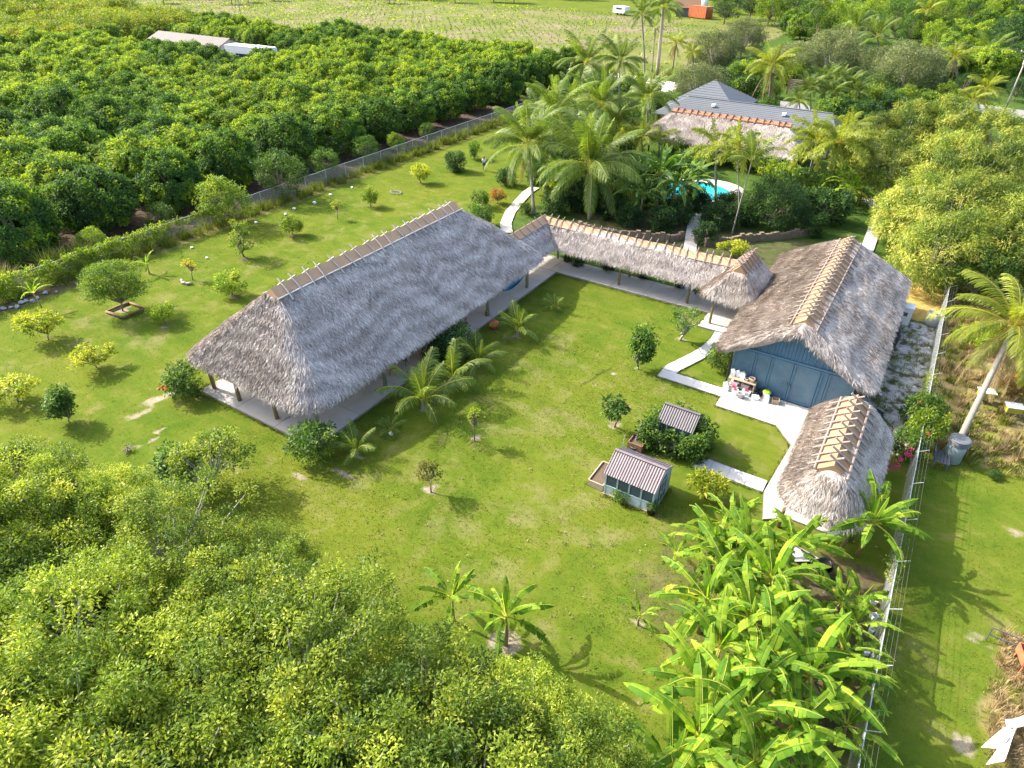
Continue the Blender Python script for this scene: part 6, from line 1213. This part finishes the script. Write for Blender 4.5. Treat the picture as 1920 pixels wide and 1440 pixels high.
# ------------------------------------------------------------------ person
def skinfig(name, verts, edges, rad, mat, parent, root=0):
    me = bpy.data.meshes.new(name); me.from_pydata(verts, edges, []); o = put(name, me, mat, parent); o.modifiers.new('skin', 'SKIN').use_smooth_shade = True
    for i, r_ in enumerate(rad): me.skin_vertices[0].data[i].radius = (r_, r_*.85)
    me.skin_vertices[0].data[root].use_root = True; o.modifiers.new('sub', 'SUBSURF').levels = 1; return o
if True:
    pp = at(908, 320); pe = thing('person', 'person in a white shirt and dark shorts standing on the far lawn holding a controller', 'person', (pp[0], pp[1], 0), R(30))
    body = [(0, 0, .95), (0, 0, 1.15), (0, 0, 1.38), (0, -.01, 1.5), (0, -.03, 1.6), (0, -.03, 1.72), (-.1, 0, .88), (-.12, -.01, .5), (-.13, 0, .1), (-.13, -.14, .04), (.1, 0, .88), (.12, -.01, .5), (.13, 0, .1), (.13, -.14, .04), (-.2, 0, 1.42), (-.25, .0, 1.15), (-.12, -.28, 1.1), (.2, 0, 1.42), (.25, 0, 1.15), (.12, -.28, 1.1)]
    ed = [(0, 1), (1, 2), (2, 3), (3, 4), (4, 5), (0, 6), (6, 7), (7, 8), (8, 9), (0, 10), (10, 11), (11, 12), (12, 13), (2, 14), (14, 15), (15, 16), (2, 17), (17, 18), (18, 19)]
    ra = [.15, .14, .15, .06, .09, .07, .09, .06, .045, .04, .09, .06, .045, .04, .07, .045, .035, .07, .045, .035]
    skinfig('body', body, ed, ra, 'skin', pe)
    skinfig('shirt', [(0, 0, .92), (0, 0, 1.15), (0, 0, 1.4), (0, 0, 1.47), (-.2, 0, 1.42), (-.25, 0, 1.2), (.2, 0, 1.42), (.25, 0, 1.2)], [(0, 1), (1, 2), (2, 3), (2, 4), (4, 5), (2, 6), (6, 7)], [.18, .175, .18, .08, .09, .075, .09, .075], 'shirt_white', pe)
    skinfig('shorts', [(0, 0, .95), (-.1, 0, .86), (-.12, 0, .55), (.1, 0, .86), (.12, 0, .55)], [(0, 1), (1, 2), (0, 3), (3, 4)], [.17, .115, .1, .115, .1], 'shorts_dark', pe)
    MB().lathe([(.095, 1.66), (.10, 1.7), (.085, 1.77), (.02, 1.8)], (0, -.02, 0), 12).build_local('hair', 'black_plastic', pe)
    ct = thing('controller', 'small dark controller held by the standing person', 'controller', (pp[0], pp[1], 0), R(30)); MB().box((0, -.32, 1.12), (.2, .1, .05)).build_local('case', 'dark_grey_plastic', ct, False); MB().box((0, -.33, 1.15), (.13, .02, .09)).build_local('screen', 'black_plastic', ct, False)
# ------------------------------------------------------------------ far buildings and poles
def gable(label, c, d, rz, hw, hr, wall, roof, name, cat, over=.4):
    e = thing(name, label, cat, (c[0], c[1], 0), rz); x, y = d[0]/2, d[1]/2
    MB().add([(-x, -y, 0), (x, -y, 0), (x, y, 0), (-x, y, 0), (-x, -y, hw), (x, -y, hw), (x, y, hw), (-x, y, hw), (-x, 0, hr), (x, 0, hr)], [(0, 1, 5, 4), (1, 2, 6, 9, 5), (2, 3, 7, 6), (3, 0, 4, 8, 7)]).build_local('wall', wall, e, False); o = over
    for sg in (-1, 1):
        k = hw-(hr-hw)*o/y; vs = [(-x-o, sg*(y+o), k+.05), (x+o, sg*(y+o), k+.05), (x+o, 0, hr+.05), (-x-o, 0, hr+.05)]; vs += [(a, b, z+.1) for a, b, z in vs]
        MB().add(vs, [(0, 1, 2, 3), (4, 5, 6, 7), (0, 4, 5, 1), (1, 5, 6, 2), (2, 6, 7, 3), (3, 7, 4, 0)]).build_local('roof', roof, e, False)
    MB().box((0, -y-.03, 1.0), (1.0, .06, 2.0)).build_local('door', 'dark_grey_plastic', e, False); return e
gable('long grey-brown roofed building half buried in the orchard', (-152, 103), (24, 6), R(2), 3.8, 5.0, 'cream_wall', 'grey_roof', 'orchard_house', 'building')
def trailer(label, c, rz, d=(9, 2.6, 3.2)):
    e = thing('white_trailer', label, 'trailer', (c[0], c[1], 0), rz); x, y, z = d
    MB().box((0, 0, z/2+.6), (x, y, z-.3)).build_local('body', 'white_paint', e, False); MB().box((0, 0, z+.55), (x*.98, y*1.02, .16)).build_local('roof', 'white_paint', e, False); MB().box((0, -y/2-.02, z/2+1.0), (x*.5, .05, .7)).build_local('window', 'glass', e, False); MB().box((x*.2, 0, z+.75), (.9, .8, .3)).build_local('roof_unit', 'white_plastic', e, False)
    for sx in (-.8, .8):
        for sy in (-1, 1): MB().tube([(sx, sy*y*.42-.1, .42), (sx, sy*y*.42+.1, .42)], .42, 12).build_local('wheel', 'rubber', e)
trailer('long white trailer beside the grey-brown roof in the orchard', at(470, 92, 4.3), R(5), (12, 3, 4.3)); trailer('short white trailer at the back of the orchard clearing', at(524, 68, 4), R(20), (4, 2.6, 4.2))
trailer('white box trailer standing at the far side of the open field', at(1164, 28), R(-20), (6, 2.5, 2.2)); 
cn = at(1312, 34); e = thing('orange_container', 'orange steel container at the far edge of the field', 'container', (cn[0], cn[1], 0), R(-25)); MB().box((0, 0, 2), (8.4, 3.4, 3.6)).build_local('body', 'orange_steel', e, False)
for i in range(12): MB().box((-3.9+i*.71, -1.73, 2), (.3, .08, 3.4)).build_local('rib', 'orange_steel', e, False)
MB().box((0, -1.7, 3.86), (8.5, .2, .16)).build_local('top_rail', 'rust', e, False)
cn = at(1318, 22); tub('white round tank behind the orange container', (cn[0], cn[1], 0), 1.8, 5, 'white_paint', 'white_paint', name='water_tank', cat='tank', hollow=False)
gable('small dark purple-brown roofed shed beside the orange container', at(1288, 30), (8, 7), R(20), 3, 5.5, 'grey_timber', 'brown_timber', 'field_shed', 'shed')
def pole(label, base, h, arm=True, r=.15):
    e = thing('utility_pole', label, 'pole', (base[0], base[1], 0)); MB().tube([(0, 0, -.2), (0, 0, h)], [r, r*.7], 8).build_local('shaft', 'pale_bark', e)
    if arm:
        MB().box((0, .12, h-.6), (2.2, .1, .12)).build_local('crossarm', 'timber', e, False)
        for x in (-1, 0, 1): MB().lathe([(.05, 0), (.07, .08), (.03, .16)], (x, .12, h-.54), 8).build_local('insulator', 'white_paint', e)
        MB().lathe([(.2, 0), (.22, .1), (.22, .7), (.1, .8)], (0, -.32, h-2.4), 10).build_local('transformer', 'galvanised', e)
pole('grey utility pole by the road with wires on a crossarm', at(1878, 222), 10.5); pole('thin utility pole rising behind the orchard', at(452, 30), 9, False); pole('thin pale pole in the far wood behind the grey-green trees', at(1452, 45), 9, False)
p0 = at(1878, 222)
for k, dz in enumerate((0, .0)):
    a = (p0[0]-1+2*k, p0[1]+.12, 10.05); b = (-115+2*k, 255, 10.05); pts = [(a[0]+(b[0]-a[0])*u, a[1]+(b[1]-a[1])*u, 10.05-3.0*math.sin(math.pi*u)) for u in [i/24 for i in range(25)]]
    tag(MB().tube(pts, .01, 4).build('power_line', 'wire'), 'thin overhead wire running from the utility pole over the wood', 'wire', 'overhead wires')
